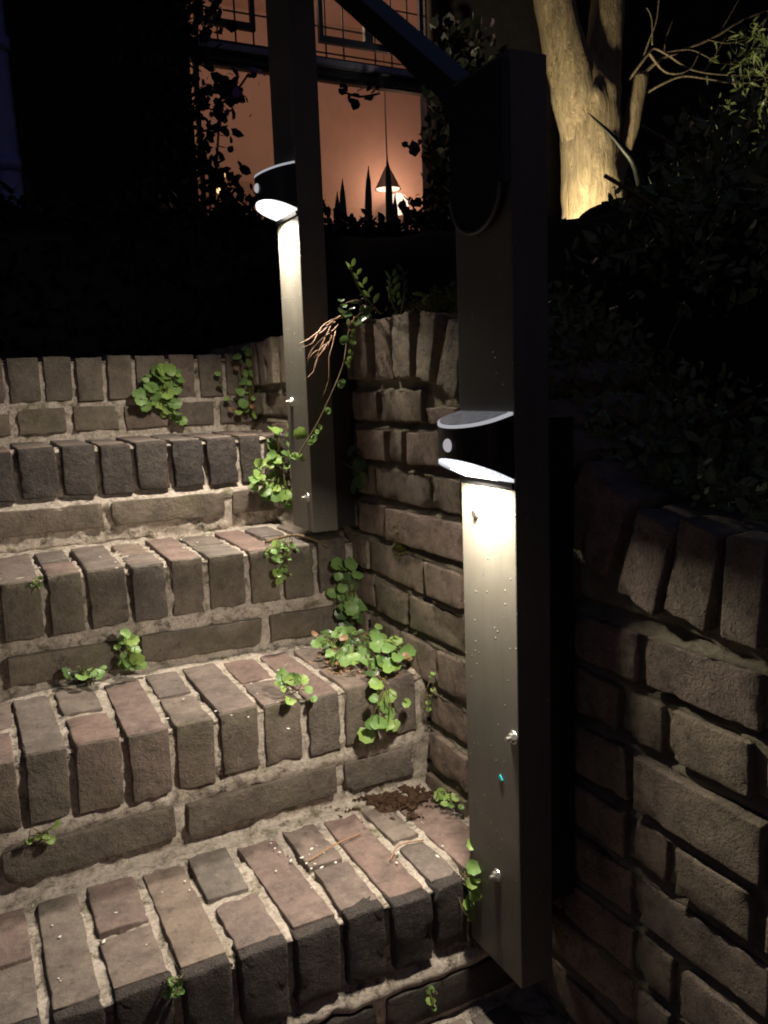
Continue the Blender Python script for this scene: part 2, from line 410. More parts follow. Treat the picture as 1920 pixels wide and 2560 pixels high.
# ------------------------------------------------------------------ right wall
XW = .600
wall = empty('garden_wall', (.72, 1.0, -.42), 'mossy brick garden wall rising beside the steps with a sweeping fan-shaped coping', 'wall')
def zbot(y):
    pts = [(-1,.395),(.3,.396),(.55,.402),(.66,.412),(.76,.445),(.85,.505),(.93,.575),(1.0,.622),(1.08,.650),(1.17,.663),(1.3,.665),(4,.665)]
    for (a, za), (b, zb_) in zip(pts, pts[1:]):
        if y <= b: t = (y-a)/(b-a); return za+(zb_-za)*t
    return .665
mid = []; y = .12
while y < 2.3: mid.append(Vector((0, y, zbot(y)))); y += .004
acc = 0; nxt = .0
for a, b in zip(mid, mid[1:]):
    acc += (b-a).length
    if acc >= nxt:
        t = (b-a).normalized(); ang = math.atan2(t.z, t.y); nrm = Vector((0, -t.z, t.y))
        fan = rnd.gauss(0, .035)
        c = a + nrm*(.054)
        w = rnd.uniform(.044,.056)
        if 1.17 < a.y < 1.26: w = .062
        brick(wall, inv(wall, (XW+.098+rnd.gauss(0,.004), c.y, c.z)), (.205, w, .102), 'brick_wall', True, (ang+fan, 0, 0))
        nxt = acc + w + .014
rowtops = [.649,.583,.516,.450,.380,.309,.238,.160,.091,.020,-.050,-.120,-.190,-.260,-.330]
known = {0: [1.02,1.125,1.279,1.40], 1: [1.05,1.193,1.25,1.38], 2: [.90,1.018,1.116,1.312], 3: [1.005,1.27,1.39], 4: [.50,.658,.78,1.02,1.139,1.345], 5: [.29,.508,.622,.688,.82,1.015,1.207,1.33],
         6: [.24,.487,.672,.80,1.008,1.118,1.24,1.36], 7: [.26,.377,.500,.611,.675,.80,1.0,1.147,1.27], 8: [.24,.480,.668,.80,1.015,1.143,1.27], 9: [.24,.360,.480,.603,.665,.80,1.02,1.15],
         10: [.2,.36,.485,.602,.665,.9,1.02,1.15], 11: [.2,.32,.56,.68,.92,1.15], 12: [.2,.44,.56,.8,.92,1.16], 13: [.2,.32,.56,.68,.92,1.15], 14: [.2,.44,.56,.8,.92,1.16]}
for r, zt in enumerate(rowtops):
    zb_ = (rowtops[r+1] if r+1 < len(rowtops) else zt-.07)+.015
    js = sorted(known.get(r, []))
    while js[-1] < 2.2: js.append(js[-1]+rnd.choice((.115,.235,.235)))
    while js[0] > .15: js.insert(0, js[0]-rnd.choice((.115,.235,.235)))
    for a, b in zip(js, js[1:]):
        a2, b2 = a+.007, b-.007
        if b2-a2 < .03: continue
        zmax = min(zbot(a2), zbot(b2), zbot((a2+b2)/2))-.008
        if zt > zmax:
            if zmax-zb_ < .02: continue
            top = zmax
        else: top = zt
        if a > 1.5 and zt < .3: continue
        brick(wall, inv(wall, (XW+.05+rnd.gauss(0,.0028), (a2+b2)/2, (top+zb_)/2)), (.10, b2-a2, top-zb_), 'brick_wall', True, (rnd.gauss(0,.006),0,0))
ys = [.12+.008*i for i in range(266)]; zs_ = [-.40+.004*i for i in range(290)]
def bed(z, y):
    if z > zbot(y)-.012: return .009
    for zt in rowtops:
        if zt-.001 <= z <= zt+.017: return .002+.015*max(0, min(1, (z-zt)/.012))
    return .007
vv = []; idx = {}; ff = []
for i, y in enumerate(ys):
    zl = zbot(y)+.085
    for j, z in enumerate(zs_):
        q = Vector((XW, y, min(z, zl)))
        vv.append((XW+bed(q.z, y)+.003 - noise.noise(q*16)*.006 - noise.noise(q*50)*.004 - noise.noise(q*130)*.0015, y, min(z, zl)))
ny = len(zs_)
ff = [(i*ny+j, i*ny+j+1, (i+1)*ny+j+1, (i+1)*ny+j) for i in range(len(ys)-1) for j in range(ny-1) if zs_[j] < zbot(ys[i])+.085]
pydata('mortar', [inv(wall, v) for v in vv], ff, M['wall_mortar'], wall, True)
# solid core behind the face so that the wall has its real thickness
bm = bmesh.new()
for i in range(0, 265, 5):
    add_box(bm, (XW+.03, ys[i], -.40), (XW+.19, ys[i]+.041, zbot(ys[i])+.07))
bmesh.ops.translate(bm, verts=bm.verts, vec=Vector(inv(wall, (0,0,0))))
from_bm('wall_core', bm, M['wall_mortar'], wall)

# ------------------------------------------------------------------ posts
def post(loc, y0, y1, zb_, zt, bolts, label, hole=None):
    t = empty('metal_post', (.54, (y0+y1)/2, zb_), label, 'post', 'black steel posts fixed to the garden wall')
    box('shaft', inv(t, (.510, y0, zb_)), inv(t, (.558, y1, zt)), M['steel'], t, .0015)
    box('batten', inv(t, (.5585, y0+.002, zb_+(.10 if y0 < 1 else .004))), inv(t, (.594, y1-.002, .615 if y0 < 1 else .745)), M['black_steel'], t)
    for by, bz in bolts:
        bm = bmesh.new()
        bmesh.ops.create_cone(bm, cap_ends=True, segments=6, radius1=.0062, radius2=.0055, depth=.006, matrix=Matrix.Translation((.507, by, bz)) @ Matrix.Rotation(-math.pi/2, 4, 'Y'))
        bmesh.ops.create_cone(bm, cap_ends=True, segments=20, radius1=.0085, radius2=.008, depth=.0016, matrix=Matrix.Translation((.5092, by, bz)) @ Matrix.Rotation(-math.pi/2, 4, 'Y'))
        bmesh.ops.create_cone(bm, cap_ends=True, segments=10, radius1=.003, radius2=.0028, depth=.006, matrix=Matrix.Translation((.5015, by, bz)) @ Matrix.Rotation(-math.pi/2, 4, 'Y'))
        bmesh.ops.translate(bm, verts=bm.verts, vec=Vector(inv(t, (0,0,0))))
        from_bm('bolt', bm, M['zinc_bolt'], t)
    return t
pn = post(None, .763, .877, -.085, 1.0, [(.772,.240),(.812,.041)], 'near dark steel post with bolt heads and a drilled hole, right of the steps')
bm = bmesh.new()
bmesh.ops.create_cone(bm, cap_ends=True, segments=20, radius1=.0075, radius2=.0048, depth=.003, matrix=Matrix.Translation((.5088, .845, .500)) @ Matrix.Rotation(-math.pi/2, 4, 'Y'))
bmesh.ops.translate(bm, verts=bm.verts, vec=Vector(inv(pn, (0,0,0))))
from_bm('grommet', bm, M['zinc_bolt'], pn)
bm = bmesh.new()
bmesh.ops.create_cone(bm, cap_ends=True, segments=16, radius1=.0042, radius2=.0042, depth=.002, matrix=Matrix.Translation((.5069, .845, .500)) @ Matrix.Rotation(-math.pi/2, 4, 'Y'))
bmesh.ops.translate(bm, verts=bm.verts, vec=Vector(inv(pn, (0,0,0))))
from_bm('cable_hole', bm, M['hole'], pn)
bm = bmesh.new(); add_box(bm, (-.0006,-.004,-.0025), (.0006,.004,.0025), .0004)
bmesh.ops.rotate(bm, verts=bm.verts, matrix=Matrix.Rotation(.7, 3, 'X'))
bmesh.ops.translate(bm, verts=bm.verts, vec=Vector(inv(pn, (.5092,.800,.177))))
from_bm('cyan_spot', bm, M['cyan_fleck'], pn)  # small flat cyan spot on the post face
pf = post(None, 1.380, 1.484, .400, 1.62, [(1.458,.634),(1.402,.462)], 'far dark steel post rising past the lit window, at the top of the brick steps')

# ------------------------------------------------------------------ lamps
def dshape(y0, y1, xb, xt, n=22):
    """plan of the half-round lamp: straight back on the post, round front"""
    pts = [(xb, y1)]
    yc, hw = (y0+y1)/2, (y1-y0)/2
    for i in range(n+1):
        a = math.pi*i/n
        pts.append((xb-.012-(xb-xt-.012)*math.sin(a)**.85, yc+hw*math.cos(a)))
    pts.append((xb, y0)); return pts
def plate(bm, pl, zf, th, shrink=0, c=None):
    """closed plate over the plan pl; zf(x) is the height of its upper face"""
    c = c or (sum(p[0] for p in pl)/len(pl), sum(p[1] for p in pl)/len(pl))
    P = [(c[0]+(x-c[0])*(1-shrink), c[1]+(y-c[1])*(1-shrink)) for x, y in pl]
    t = [bm.verts.new((x, y, zf(x))) for x, y in P]; b = [bm.verts.new((x, y, zf(x)-th)) for x, y in P]
    bm.faces.new(t); bm.faces.new(b[::-1])
    for i in range(len(P)):
        j = (i+1) % len(P); bm.faces.new((b[i], b[j], t[j], t[i]))
def lamp(y0, y1, zbk, ztk, led, lens, label, slope, power):
    xb, xt = .509, .458; yc = (y0+y1)/2
    t = empty('post_lamp', (.50, yc, zbk), label, 'lamp', 'half-round solar lamps on the posts')
    zbf = lambda x: zbk + (xb-x)*slope          # slanted underside
    ztf = lambda x: ztk - (xb-x)*.27
    pl = dshape(y0, y1, xb, xt); off = Vector(inv(t, (0,0,0)))
    def done(name, bm, mat):
        bmesh.ops.recalc_face_normals(bm, faces=bm.faces)
        bmesh.ops.translate(bm, verts=bm.verts, vec=off); return from_bm(name, bm, mat, t)
    bm = bmesh.new()
    top = [bm.verts.new((x, y, ztf(x)-.0035)) for x, y in pl]; bot = [bm.verts.new((x, y, zbf(x)+.004)) for x, y in pl]
    bm.faces.new(top); bm.faces.new(bot[::-1])
    for i in range(len(pl)):
        j = (i+1) % len(pl); bm.faces.new((bot[i], bot[j], top[j], top[i]))
    done('housing', bm, M['black_plastic'])
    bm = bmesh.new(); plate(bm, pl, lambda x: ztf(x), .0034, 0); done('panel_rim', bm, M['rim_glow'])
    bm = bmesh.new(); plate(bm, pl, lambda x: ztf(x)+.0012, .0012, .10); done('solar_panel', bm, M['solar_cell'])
    bm = bmesh.new(); plate(bm, pl, lambda x: zbf(x)+.0036, .0036, 0); done('lens', bm, M[lens])
    bm = bmesh.new(); q = [(xb-.007, y0+.022), (xb-.030, y0+.026), (xb-.034, yc), (xb-.030, y1-.026), (xb-.007, y1-.022)]
    plate(bm, q, lambda x: zbf(x)-.0006, .0016, 0); done('led_panel', bm, M[led])
    bm = bmesh.new()
    bmesh.ops.create_uvsphere(bm, u_segments=16, v_segments=10, radius=.0078, matrix=Matrix.Translation((xt-.0006, yc, (zbk+ztk)/2+.003)) @ Matrix.Diagonal((.55,1,1,1)))
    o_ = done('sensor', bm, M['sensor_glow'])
    al = bpy.data.lights.new('led_light', 'AREA'); al.shape = 'ELLIPSE'; al.size = .030; al.size_y = .072; al.energy = power
    al.color = (1.0, .905, .74); al.spread = math.radians(172 if y0 < 1 else 144)
    ao = bpy.data.objects.new('led_light', al); COL.objects.link(ao); ao.parent = t
    ao.location = Vector(inv(t, (xb-.024, yc, zbf(xb-.024)-.004))); ao.rotation_euler = (0, math.atan(slope), 0)
    # dark gasket where the lamp meets the post
    box('gasket', inv(t, (xb-.002, y0+.001, zbk-.0075)), inv(t, (xb+.0015, y1-.001, zbk-.0005)), M['black_plastic'], t)
    return t
lamp(.764, .876, .545, .624, 'led_near', 'lens_near', 'near half-round lamp glowing white at mid-height of the near post', .46, LED_NEAR)
lamp(1.381, 1.483, .958, 1.038, 'led_far', 'lens_far', 'far dazzling half-round lamp high on the far post in front of the window', .34, LED_FAR)

# ------------------------------------------------------------------ handrail
hr = empty('handrail', (.53, 1.2, 1.0), 'black metal handrail sloping up from the near post past the window', 'handrail')
low = smoothpath([(0,.8785,.84),(0,.8785,.90),(0,.888,.955),(0,.918,1.000),(0,.975,1.042),(0,1.036,1.092),(0,1.225,1.236),(0,1.378,1.350)], 5)
bm = bmesh.new(); A = []; B = []
for i, p_ in enumerate(low):
    tp = Vector((0, p_.y, max(p_.z+.022, 1.004+(p_.y-.877)*.765)))
    A.append([bm.verts.new((x, p_.y, p_.z)) for x in (.513,.555)]); B.append([bm.verts.new((x, tp.y, tp.z)) for x in (.513,.555)])
for i in range(len(low)-1):
    bm.faces.new((A[i][0],A[i+1][0],A[i+1][1],A[i][1])); bm.faces.new((B[i][0],B[i][1],B[i+1][1],B[i+1][0]))
    bm.faces.new((A[i][0],B[i][0],B[i+1][0],A[i+1][0])); bm.faces.new((A[i][1],A[i+1][1],B[i+1][1],B[i][1]))
bmesh.ops.recalc_face_normals(bm, faces=bm.faces)
bmesh.ops.translate(bm, verts=bm.verts, vec=Vector(inv(hr, (0,0,0))))
from_bm('rail', bm, M['black_steel'], hr)
bm = bmesh.new(); pts = [(.763,.99),(.763,.868)]
pts += [(.820-.050*math.cos(a), .868-.044*math.sin(a)) for a in [math.pi*i/16 for i in range(1,16)]] + [(.870,.868),(.870,.99)]
t1 = [bm.verts.new((.509, a, b)) for a, b in pts]; t2 = [bm.verts.new((.500, a, b)) for a, b in pts]
bm.faces.new(t1); bm.faces.new(t2[::-1])
for i in range(len(pts)):
    j = (i+1) % len(pts); bm.faces.new((t1[i], t1[j], t2[j], t2[i]))
bmesh.ops.recalc_face_normals(bm, faces=bm.faces)
bmesh.ops.translate(bm, verts=bm.verts, vec=Vector(inv(hr, (0,0,0))))
from_bm('end_plate', bm, M['black_steel'], hr)
bm = bmesh.new()
tube(None, [(.500, .820-.050*math.cos(a), .868-.044*math.sin(a)) for a in [math.pi*i/24 for i in range(25)]], .0022, None, bm=bm)
bmesh.ops.translate(bm, verts=bm.verts, vec=Vector(inv(hr, (0,0,0))))
from_bm('plate_rim', bm, M['steel'], hr, True)

# ------------------------------------------------------------------ plants
def leaf_mesh(seed, mat, kind='round'):
    """scalloped round leaf lying in XY with its stalk end at the origin, slightly cupped"""
    r = random.Random(seed); n = 16; bm = bmesh.new()
    if kind == 'round':
        c = bm.verts.new((0, .45, -.05)); ring = []; ring2 = []
        for i in range(n):
            a = -math.pi/2 + 2*math.pi*(i+.5)/n
            rad = .5*(1+.06*(-1)**i) * (1 - .30*max(0, math.cos(a+math.pi/2))**6)
            x, y_ = rad*math.cos(a)*1.08, .47+rad*math.sin(a)
            ring.append(bm.verts.new((x, y_, .05*r.uniform(-.6,1.2)+.10*math.cos(2*a+seed))))
            ring2.append(bm.verts.new((x*.55, .45+(y_-.45)*.55, -.01+.02*math.cos(2*a+seed))))
        for i in range(n):
            j = (i+1) % n; bm.faces.new((c, ring2[i], ring2[j])); bm.faces.new((ring2[i], ring[i], ring[j], ring2[j]))
    else:
        pr_ = [(0,0),(.13,.2),(.2,.45),(.16,.72),(0,1)]
        mid_ = [bm.verts.new((0, y_, -.05*math.sin(math.pi*y_))) for x, y_ in pr_]
        for s in (-1, 1):
            sd = [mid_[0]] + [bm.verts.new((s*x, y_, .04)) for x, y_ in pr_[1:-1]] + [mid_[-1]]
            for i in range(len(pr_)-1):
                q = [mid_[i], sd[i], sd[i+1], mid_[i+1]]; q2 = []
                for v in q:
                    if v not in q2: q2.append(v)
                if len(q2) >= 3: bm.faces.new(q2 if s < 0 else q2[::-1])
    me = bpy.data.meshes.new('leaf'); bm.normal_update(); bm.to_mesh(me); bm.free()
    for p_ in me.polygons: p_.use_smooth = True
    me.materials.append(M[mat]); return me
LM = {('round', m_): [leaf_mesh(i, m_) for i in range(6)] for m_ in ('leaf','leaf_bright','leaf_brown','ivy_leaf')}
LM[('oval','ivy_leaf')] = [leaf_mesh(i, 'ivy_leaf', 'oval') for i in range(3)]
LM[('oval','leaf_bright')] = [leaf_mesh(i, 'leaf_bright', 'oval') for i in range(3)]
LM[('oval','leaf')] = [leaf_mesh(i, 'leaf', 'oval') for i in range(3)]
def put_leaf(parent, pos, nrm, up, size, mat='leaf', kind='round'):
    z = Vector(nrm).normalized(); y = Vector(up); y = (y - z*y.dot(z)).normalized(); x = y.cross(z)
    m = Matrix((x, y, z)).transposed().to_4x4()
    o = bpy.data.objects.new('leaf', rnd.choice(LM[(kind, mat)])); COL.objects.link(o); o.parent = parent
    m = Matrix.Translation(Vector(pos)-parent.location) @ m @ Matrix.Translation((0, -.45*size, 0)) @ Matrix.Scale(size, 4)
    o.matrix_local = m; return o
def clump(label, root, spots, nrm, size, group='round-leaved plants growing in the step joints', mats=('leaf','leaf','leaf_bright'), name='bellflower_plant', tilt=.5, brown=0, kind='round', out=1.0):
    """spots: list of leaf centres; stalks run from the root joint to each leaf"""
    t = empty(name, root, label, 'plant', group)
    bm = bmesh.new(); nv = Vector(nrm)
    for i, s in enumerate(spots):
        p_ = Vector(s)
        if len(s) > 3: p_ = Vector(s[:3])
        sz = size*rnd.uniform(.45, 1.2)
        n = (nv + Vector((rnd.gauss(0,tilt), rnd.gauss(0,tilt)-.15, rnd.gauss(0,tilt*.7)+.35))).normalized()
        up = Vector((rnd.gauss(0,.6), rnd.gauss(0,.3), -1 if rnd.random() < .7 else 1))
        mt = 'leaf_brown' if rnd.random() < brown else rnd.choice(mats)
        kd = kind
        if mt == 'leaf_brown': sz *= .6
        if kind == 'oval' and mt == 'leaf_brown': kd = 'round'
        put_leaf(t, p_, n, up, sz, mt, kd)
        r0 = Vector(root)+Vector((rnd.gauss(0,.006),0,rnd.gauss(0,.004)))
        midp = (r0+p_)/2 + nv*.012*out + Vector((rnd.gauss(0,.004),0,rnd.gauss(0,.006)))
        tube(None, [v-Vector(t.location) for v in smoothpath([r0, midp, p_-n*.001], 3)], .0007, None, bm=bm, seg=4)
    from_bm('stem', bm, M['stem_green'], t, True)
    return t
def blob(c, rx, rz, n, face='y', off=(.008,.035), ry=0):
    """n leaf centres spread evenly through an ellipse on a riser (face y) or a tread (face z)"""
    out_ = []
    for i in range(n):
        a = i*2.39996; r = math.sqrt((i+.5)/n)
        dx, dz = rx*r*math.cos(a)+rnd.gauss(0,rx*.08), rz*r*math.sin(a)+rnd.gauss(0,rz*.08)
        d = rnd.uniform(*off)
        out_.append((c[0]+dx, c[1]-d, c[2]+dz) if face == 'y' else (c[0]+dx, c[1]+dz, c[2]+d))
    return out_
yR5, yR4, yR3, yR2, yR1 = 1.963, 1.688, 1.410, 1.149, .881
clump('bushy clump of round leaves hanging on the top riser left of the far post', (.385,yR5,.640), blob((.385,yR5,.690),.052,.030,20)+blob((.355,yR5,.650),.045,.03,12)+blob((.40,yR5,.615),.022,.03,6), (0,-1,.2), .027)
clump('upright straggling plant with a few brown leaves in the corner of the top riser', (.585,yR5,.60), blob((.578,yR5,.72),.025,.045,10)+blob((.585,yR5,.64),.03,.05,14)+[(.512,yR5-.02,.700),(.515,yR5-.02,.672),(.53,yR5-.02,.640),(.54,yR5-.02,.615)], (0,-1,.2), .021, brown=.22)
clump('dense leafy plant at the foot of the far post, hanging over the dark riser', (.555,yR4,.50), blob((.560,yR4,.545),.035,.045,16,off=(.01,.05))+blob((.525,yR4,.475),.035,.05,18,off=(.01,.05))+blob((.56,yR4-.02,.43),.02,.025,6,off=(.01,.04)), (0,-1,.3), .024)
clump('small-leaved plant creeping over the third tread edge below the far post', (.470,1.43,.378), blob((.450,yR3,.372),.032,.018,14,off=(.004,.02))+blob((.452,yR3,.335),.018,.02,8,off=(.006,.02)), (0,-1,.5), .016)
clump('tiny seedling with four pale leaves near the left edge of the third riser', (.045,yR3,.362), blob((.046,yR3,.368),.009,.010,5,off=(.004,.016)), (0,-1,.4), .010)
clump('rounded tuft growing from the stretcher course under the third riser', (.172,yR3,.215), blob((.172,yR3,.248),.018,.022,8)+blob((.178,yR3,.215),.016,.012,6,off=(.01,.03)), (0,-1,.3), .021)
clump('low dark tuft in the back corner of the second tread', (.105,1.395,.192), blob((.105,1.385,.200),.034,.02,12,'z',(.004,.02)), (0,-.4,1), .018, mats=('leaf','ivy_leaf'))
clump('small bright plant on the second tread edge among dry litter', (.372,1.175,.192), blob((.372,1.168,.200),.028,.018,8,'z',(.004,.022))+[(.395,1.14,.205),(.400,1.135,.19),(.362,1.14,.195)], (0,-.7,.7), .019, mats=('leaf','leaf_bright'), brown=.1)
clump('long leafy trail climbing the corner between third riser and wall', (.578,yR3,.215), blob((.572,yR3,.300),.028,.045,16,off=(.008,.035))+blob((.580,yR3,.245),.025,.03,10,off=(.01,.04)), (0,-1,.3), .027, mats=('leaf','leaf','ivy_leaf'))
clump('large mat of round leaves with dry litter on the second tread beside the wall', (.545,1.33,.193), blob((.520,1.300,.203),.055,.055,24,'z',(.004,.03))+blob((.566,1.225,.203),.030,.075,34,'z',(.004,.035))+blob((.540,1.168,.202),.040,.022,16,'z',(.003,.016))+blob((.500,1.235,.202),.03,.04,10,'z',(.003,.016)), (0,-.45,.9), .0235, mats=('leaf','leaf','leaf_bright','leaf','ivy_leaf'), brown=.08)
clump('hanging spray of round leaves casting shadows on the second riser', (.520,1.15,.192), [(.503,yR2-.02,.196),(.492,yR2-.03,.178),(.552,yR2-.028,.156),(.515,yR2-.022,.152),(.488,yR2-.026,.138),(.500,yR2-.03,.134),(.516,yR2-.028,.127),(.508,yR2-.02,.165),(.524,yR2-.02,.143),(.535,yR2-.016,.118),(.484,yR2-.016,.115),(.527,yR2-.014,.17),(.512,yR2-.014,.182)], (0,-1,.25), .024, mats=('leaf','leaf_bright'), tilt=.28)
clump('row of tiny sprouts in the crack under the second riser soldiers', (0.0,yR2,.078), [(-.012,yR2-.01,.078),(-.002,yR2-.012,.082),(.008,yR2-.01,.080),(.018,yR2-.012,.088),(.024,yR2-.01,.092),(.014,yR2-.01,.072)], (0,-1,.6), .011, mats=('leaf_bright',))
clump('small tuft of seedlings on the lowest lit tread against the wall', (.582,1.06,.004), blob((.582,1.052,.008),.018,.036,14,'z',(.004,.018)), (0,-.4,1), .014, mats=('leaf_bright','leaf'))
clump('drooping plant with small notched leaves between lowest tread and near post', (.508,.895,-.004), [(.522,.875,.060),(.514,.872,.052),(.532,.873,.050)]+blob((.510,.872,.012),.016,.022,9,off=(0,.02))+blob((.520,.872,-.025),.022,.022,9,off=(0,.02))+[(.502,.866,-.048),(.534,.866,-.050),(.520,.866,-.062)], (-.3,-1,.3), .019, mats=('leaf_bright','leaf'), brown=.18, tilt=.7)
clump('sprig at the brick joint of the lowest dark riser near the left', (.115,.885,.0), blob((.114,.882,-.006),.010,.014,7,off=(.004,.014)), (0,-1,.4), .010)
clump('single sprig on the ledge of the lowest dark riser', (.437,.872,-.128), [(.437,.866,-.128),(.436,.862,-.140),(.438,.860,-.150)], (0,-1,.4), .012)
clump('shaded ivy leaves in the dark gap behind the far post', (.598,1.40,.52), [(.592,1.37,.545),(.588,1.355,.53),(.59,1.36,.51),(.592,1.35,.492),(.588,1.365,.475),(.592,1.345,.52)], (-1,-.4,.2), .026, group='ivy on the garden wall', mats=('ivy_leaf',), name='ivy_plant')
clump('row of seedlings and moss in the wall corner beside the second riser', (.592,1.12,.16), [(.590,1.11,.195),(.588,1.10,.178),(.589,1.11,.165),(.590,1.12,.150),(.588,1.115,.140),(.589,1.10,.205)], (-.6,-1,.3), .009, mats=('leaf_bright',), tilt=.5)

# ivy strand with dry needles hanging from the wall top
st = empty('ivy_strand', (.60,1.31,.775), 'thin ivy strand arching down from the wall top across the far post', 'plant', 'ivy on the garden wall')
path = smoothpath([(.605,1.33,.785),(.575,1.32,.768),(.560,1.31,.735),(.548,1.30,.700),(.535,1.30,.670),(.515,1.30,.634),(.495,1.30,.600),(.472,1.30,.568),(.455,1.30,.545)], 4)
bm = bmesh.new(); tube(None, [p_-Vector(st.location) for p_ in path], .0012, None, bm=bm, seg=5); from_bm('stem', bm, M['twig'], st, True)
for i, p_ in enumerate(path[3:]):
    for s in (-1, 1):
        if rnd.random() < .40:
            put_leaf(st, p_+Vector((s*.007, -.004, rnd.uniform(-.003,.004))), (rnd.gauss(0,.4), -1, .4+rnd.gauss(0,.5)), (s, 0, rnd.gauss(0,.5)), rnd.uniform(.009,.016), rnd.choice(('leaf','leaf_bright')))
put_leaf(st, (.462,1.295,.583), (0,-1,.2), (0,0,1), .024, 'leaf_bright')
tw = empty('wall_top_creeper', (.58,1.34,.76), 'tangle of pale-edged creeper leaves on the wall top behind the far lamp post', 'plant', 'ivy on the garden wall')
bm = bmesh.new()
for i in range(6):
    a = Vector((.590+rnd.uniform(-.01,.01),1.29,.77)); b_ = a+Vector((rnd.uniform(-.09,-.01), rnd.uniform(-.07,.0), rnd.uniform(-.02,.04)))
    tube(None, [p_-Vector(tw.location) for p_ in smoothpath([a,(a+b_)/2+Vector((0,0,.015)),b_],3)], .0009, None, bm=bm, seg=4)
    for j in range(3):
        p_ = a.lerp(b_, rnd.uniform(.2,1.05))+Vector((rnd.gauss(0,.010),rnd.gauss(0,.01),rnd.gauss(0,.012)))
        put_leaf(tw, p_, (rnd.gauss(-.2,.5),-.5+rnd.gauss(0,.5),.6+rnd.gauss(0,.5)), (rnd.gauss(0,1),rnd.gauss(0,1),0), rnd.uniform(.010,.018), 'ivy_leaf', rnd.choice(('round','oval')))
from_bm('stem', bm, M['twig'], tw, True)
# dry pine needles and twigs caught in it
nd = empty('dry_needles', (.52,1.30,.74), 'bundle of dry orange-brown needles and stalks caught beside the far post', 'twigs')
for a, b_, r_ in [((.545,1.30,.775),(.452,1.27,.728),.0017),((.548,1.30,.772),(.458,1.27,.722),.0015),((.535,1.30,.765),(.470,1.28,.735),.0016),((.540,1.30,.76),(.468,1.27,.700),.0012),
                  ((.53,1.30,.765),(.484,1.28,.690),.0012),((.525,1.29,.745),(.462,1.27,.672),.0013),((.535,1.30,.75),(.492,1.27,.640),.0012),((.522,1.29,.735),(.485,1.28,.705),.0011),((.515,1.29,.730),(.470,1.28,.690),.001),
                  ((.575,1.31,.775),(.556,1.30,.757),.0012),((.566,1.31,.752),(.562,1.30,.735),.001)]:
    a, b_ = Vector(a), Vector(b_); m_ = (a+b_)/2+Vector((rnd.gauss(0,.003),rnd.gauss(0,.004),rnd.gauss(0,.004)+.003))
    bm = bmesh.new(); tube(None, [p_-Vector(nd.location) for p_ in smoothpath([a,a.lerp(m_,.5)+Vector((rnd.gauss(0,.002),0,rnd.gauss(0,.003))),m_,m_.lerp(b_,.5)+Vector((rnd.gauss(0,.003),0,rnd.gauss(0,.003))),b_],2)], [r_*.8]*6+[r_*.55,r_*.4,r_*.2], None, bm=bm, seg=5)
    from_bm('needle', bm, M['needle'], nd, True)
# upright seedlings and shoots on the wall top
def shoot(base, tip, n, size, label, mat='leaf_bright', name='seedling'):
    t = empty(name, base, label, 'plant', 'shoots on the wall top'); base, tip = Vector(base), Vector(tip)
    m_ = (base+tip)/2+Vector((rnd.gauss(0,.006),0,0)); P = smoothpath([base,m_,tip],4)
    bm = bmesh.new(); tube(None, [p_-Vector(t.location) for p_ in P], .0015, None, bm=bm, seg=5); from_bm('stem', bm, M['stem_green'], t, True)
    for i in range(n):
        p_ = base.lerp(tip, .25+.75*i/(n-1)); s = -1 if i % 2 else 1
        put_leaf(t, p_+Vector((s*.006,0,.006)), (rnd.gauss(0,.4),-1,.3), (s*.8,0,1), size*rnd.uniform(.7,1.2), mat, 'oval')
    return t
shoot((.600,1.26,.775),(.543,1.25,.848),9,.019,'leaning leafy shoot on the wall top nearest the far post')
shoot((.622,1.24,.770),(.616,1.25,.834),9,.019,'straight green seedling standing on the wall coping')
shoot((.632,1.25,.772),(.640,1.25,.842),8,.016,'dim thin seedling behind the straight one on the coping','ivy_leaf')
# moss
def moss_patch(c, e, n, label, side=False):
    bm = bmesh.new()
    for i in range(n):
        p_ = Vector((c[0]+rnd.gauss(0,e[0]), c[1]+rnd.gauss(0,e[1]), c[2]+rnd.gauss(0,e[2])))
        for k in range(3):
            d = Vector((rnd.gauss(0,1)-(.8 if side else 0), rnd.gauss(0,1), abs(rnd.gauss(0,1)))).normalized()*rnd.uniform(.003,.007)
            w = Vector((rnd.gauss(0,1),rnd.gauss(0,1),rnd.gauss(0,1))).normalized()*.0012
            bm.faces.new([bm.verts.new(p_-w), bm.verts.new(p_+w), bm.verts.new(p_+d)])
    o_ = from_bm('moss', bm, M['moss']); tag(o_, label, 'moss', kind='stuff'); return o_
moss_patch((.63,1.10,.772),(.03,.045,.006),900,'yellow-green moss tuft on the wall coping')
moss_patch((.600,1.218,.404),(.003,.012,.013),420,'moss patch on the wall brick between the posts', True)
# soil crumbs and litter on the lowest tread
def litter(name, c, rx, ry, n, s, mat, label, cat):
    bm = bmesh.new()
    for i in range(n):
        q = rnd.gauss(0,.42), rnd.gauss(0,.42)
        if noise.noise(Vector((q[0]*2.2, q[1]*2.2, n))) < -.15: continue
        r = s*math.exp(rnd.gauss(-.9,.6)); h = .010*math.exp(-(q[0]**2+q[1]**2)*3)*rnd.random()
        vs = bmesh.ops.create_icosphere(bm, subdivisions=1, radius=r, matrix=Matrix.Translation((c[0]+q[0]*rx, c[1]+q[1]*ry-q[0]*rx*.25, c[2]+h)) @ Matrix.Rotation(rnd.uniform(0,3),4,'Z') @ Matrix.Diagonal((rnd.uniform(.5,2.0),rnd.uniform(.5,1.2),rnd.uniform(.4,.9),1)))['verts']
        for v in vs: v.co += Vector((rnd.gauss(0,r*.22),rnd.gauss(0,r*.22),rnd.gauss(0,r*.22)))
    o_ = from_bm(name, bm, M[mat]); tag(o_, label, cat, kind='stuff'); return o_
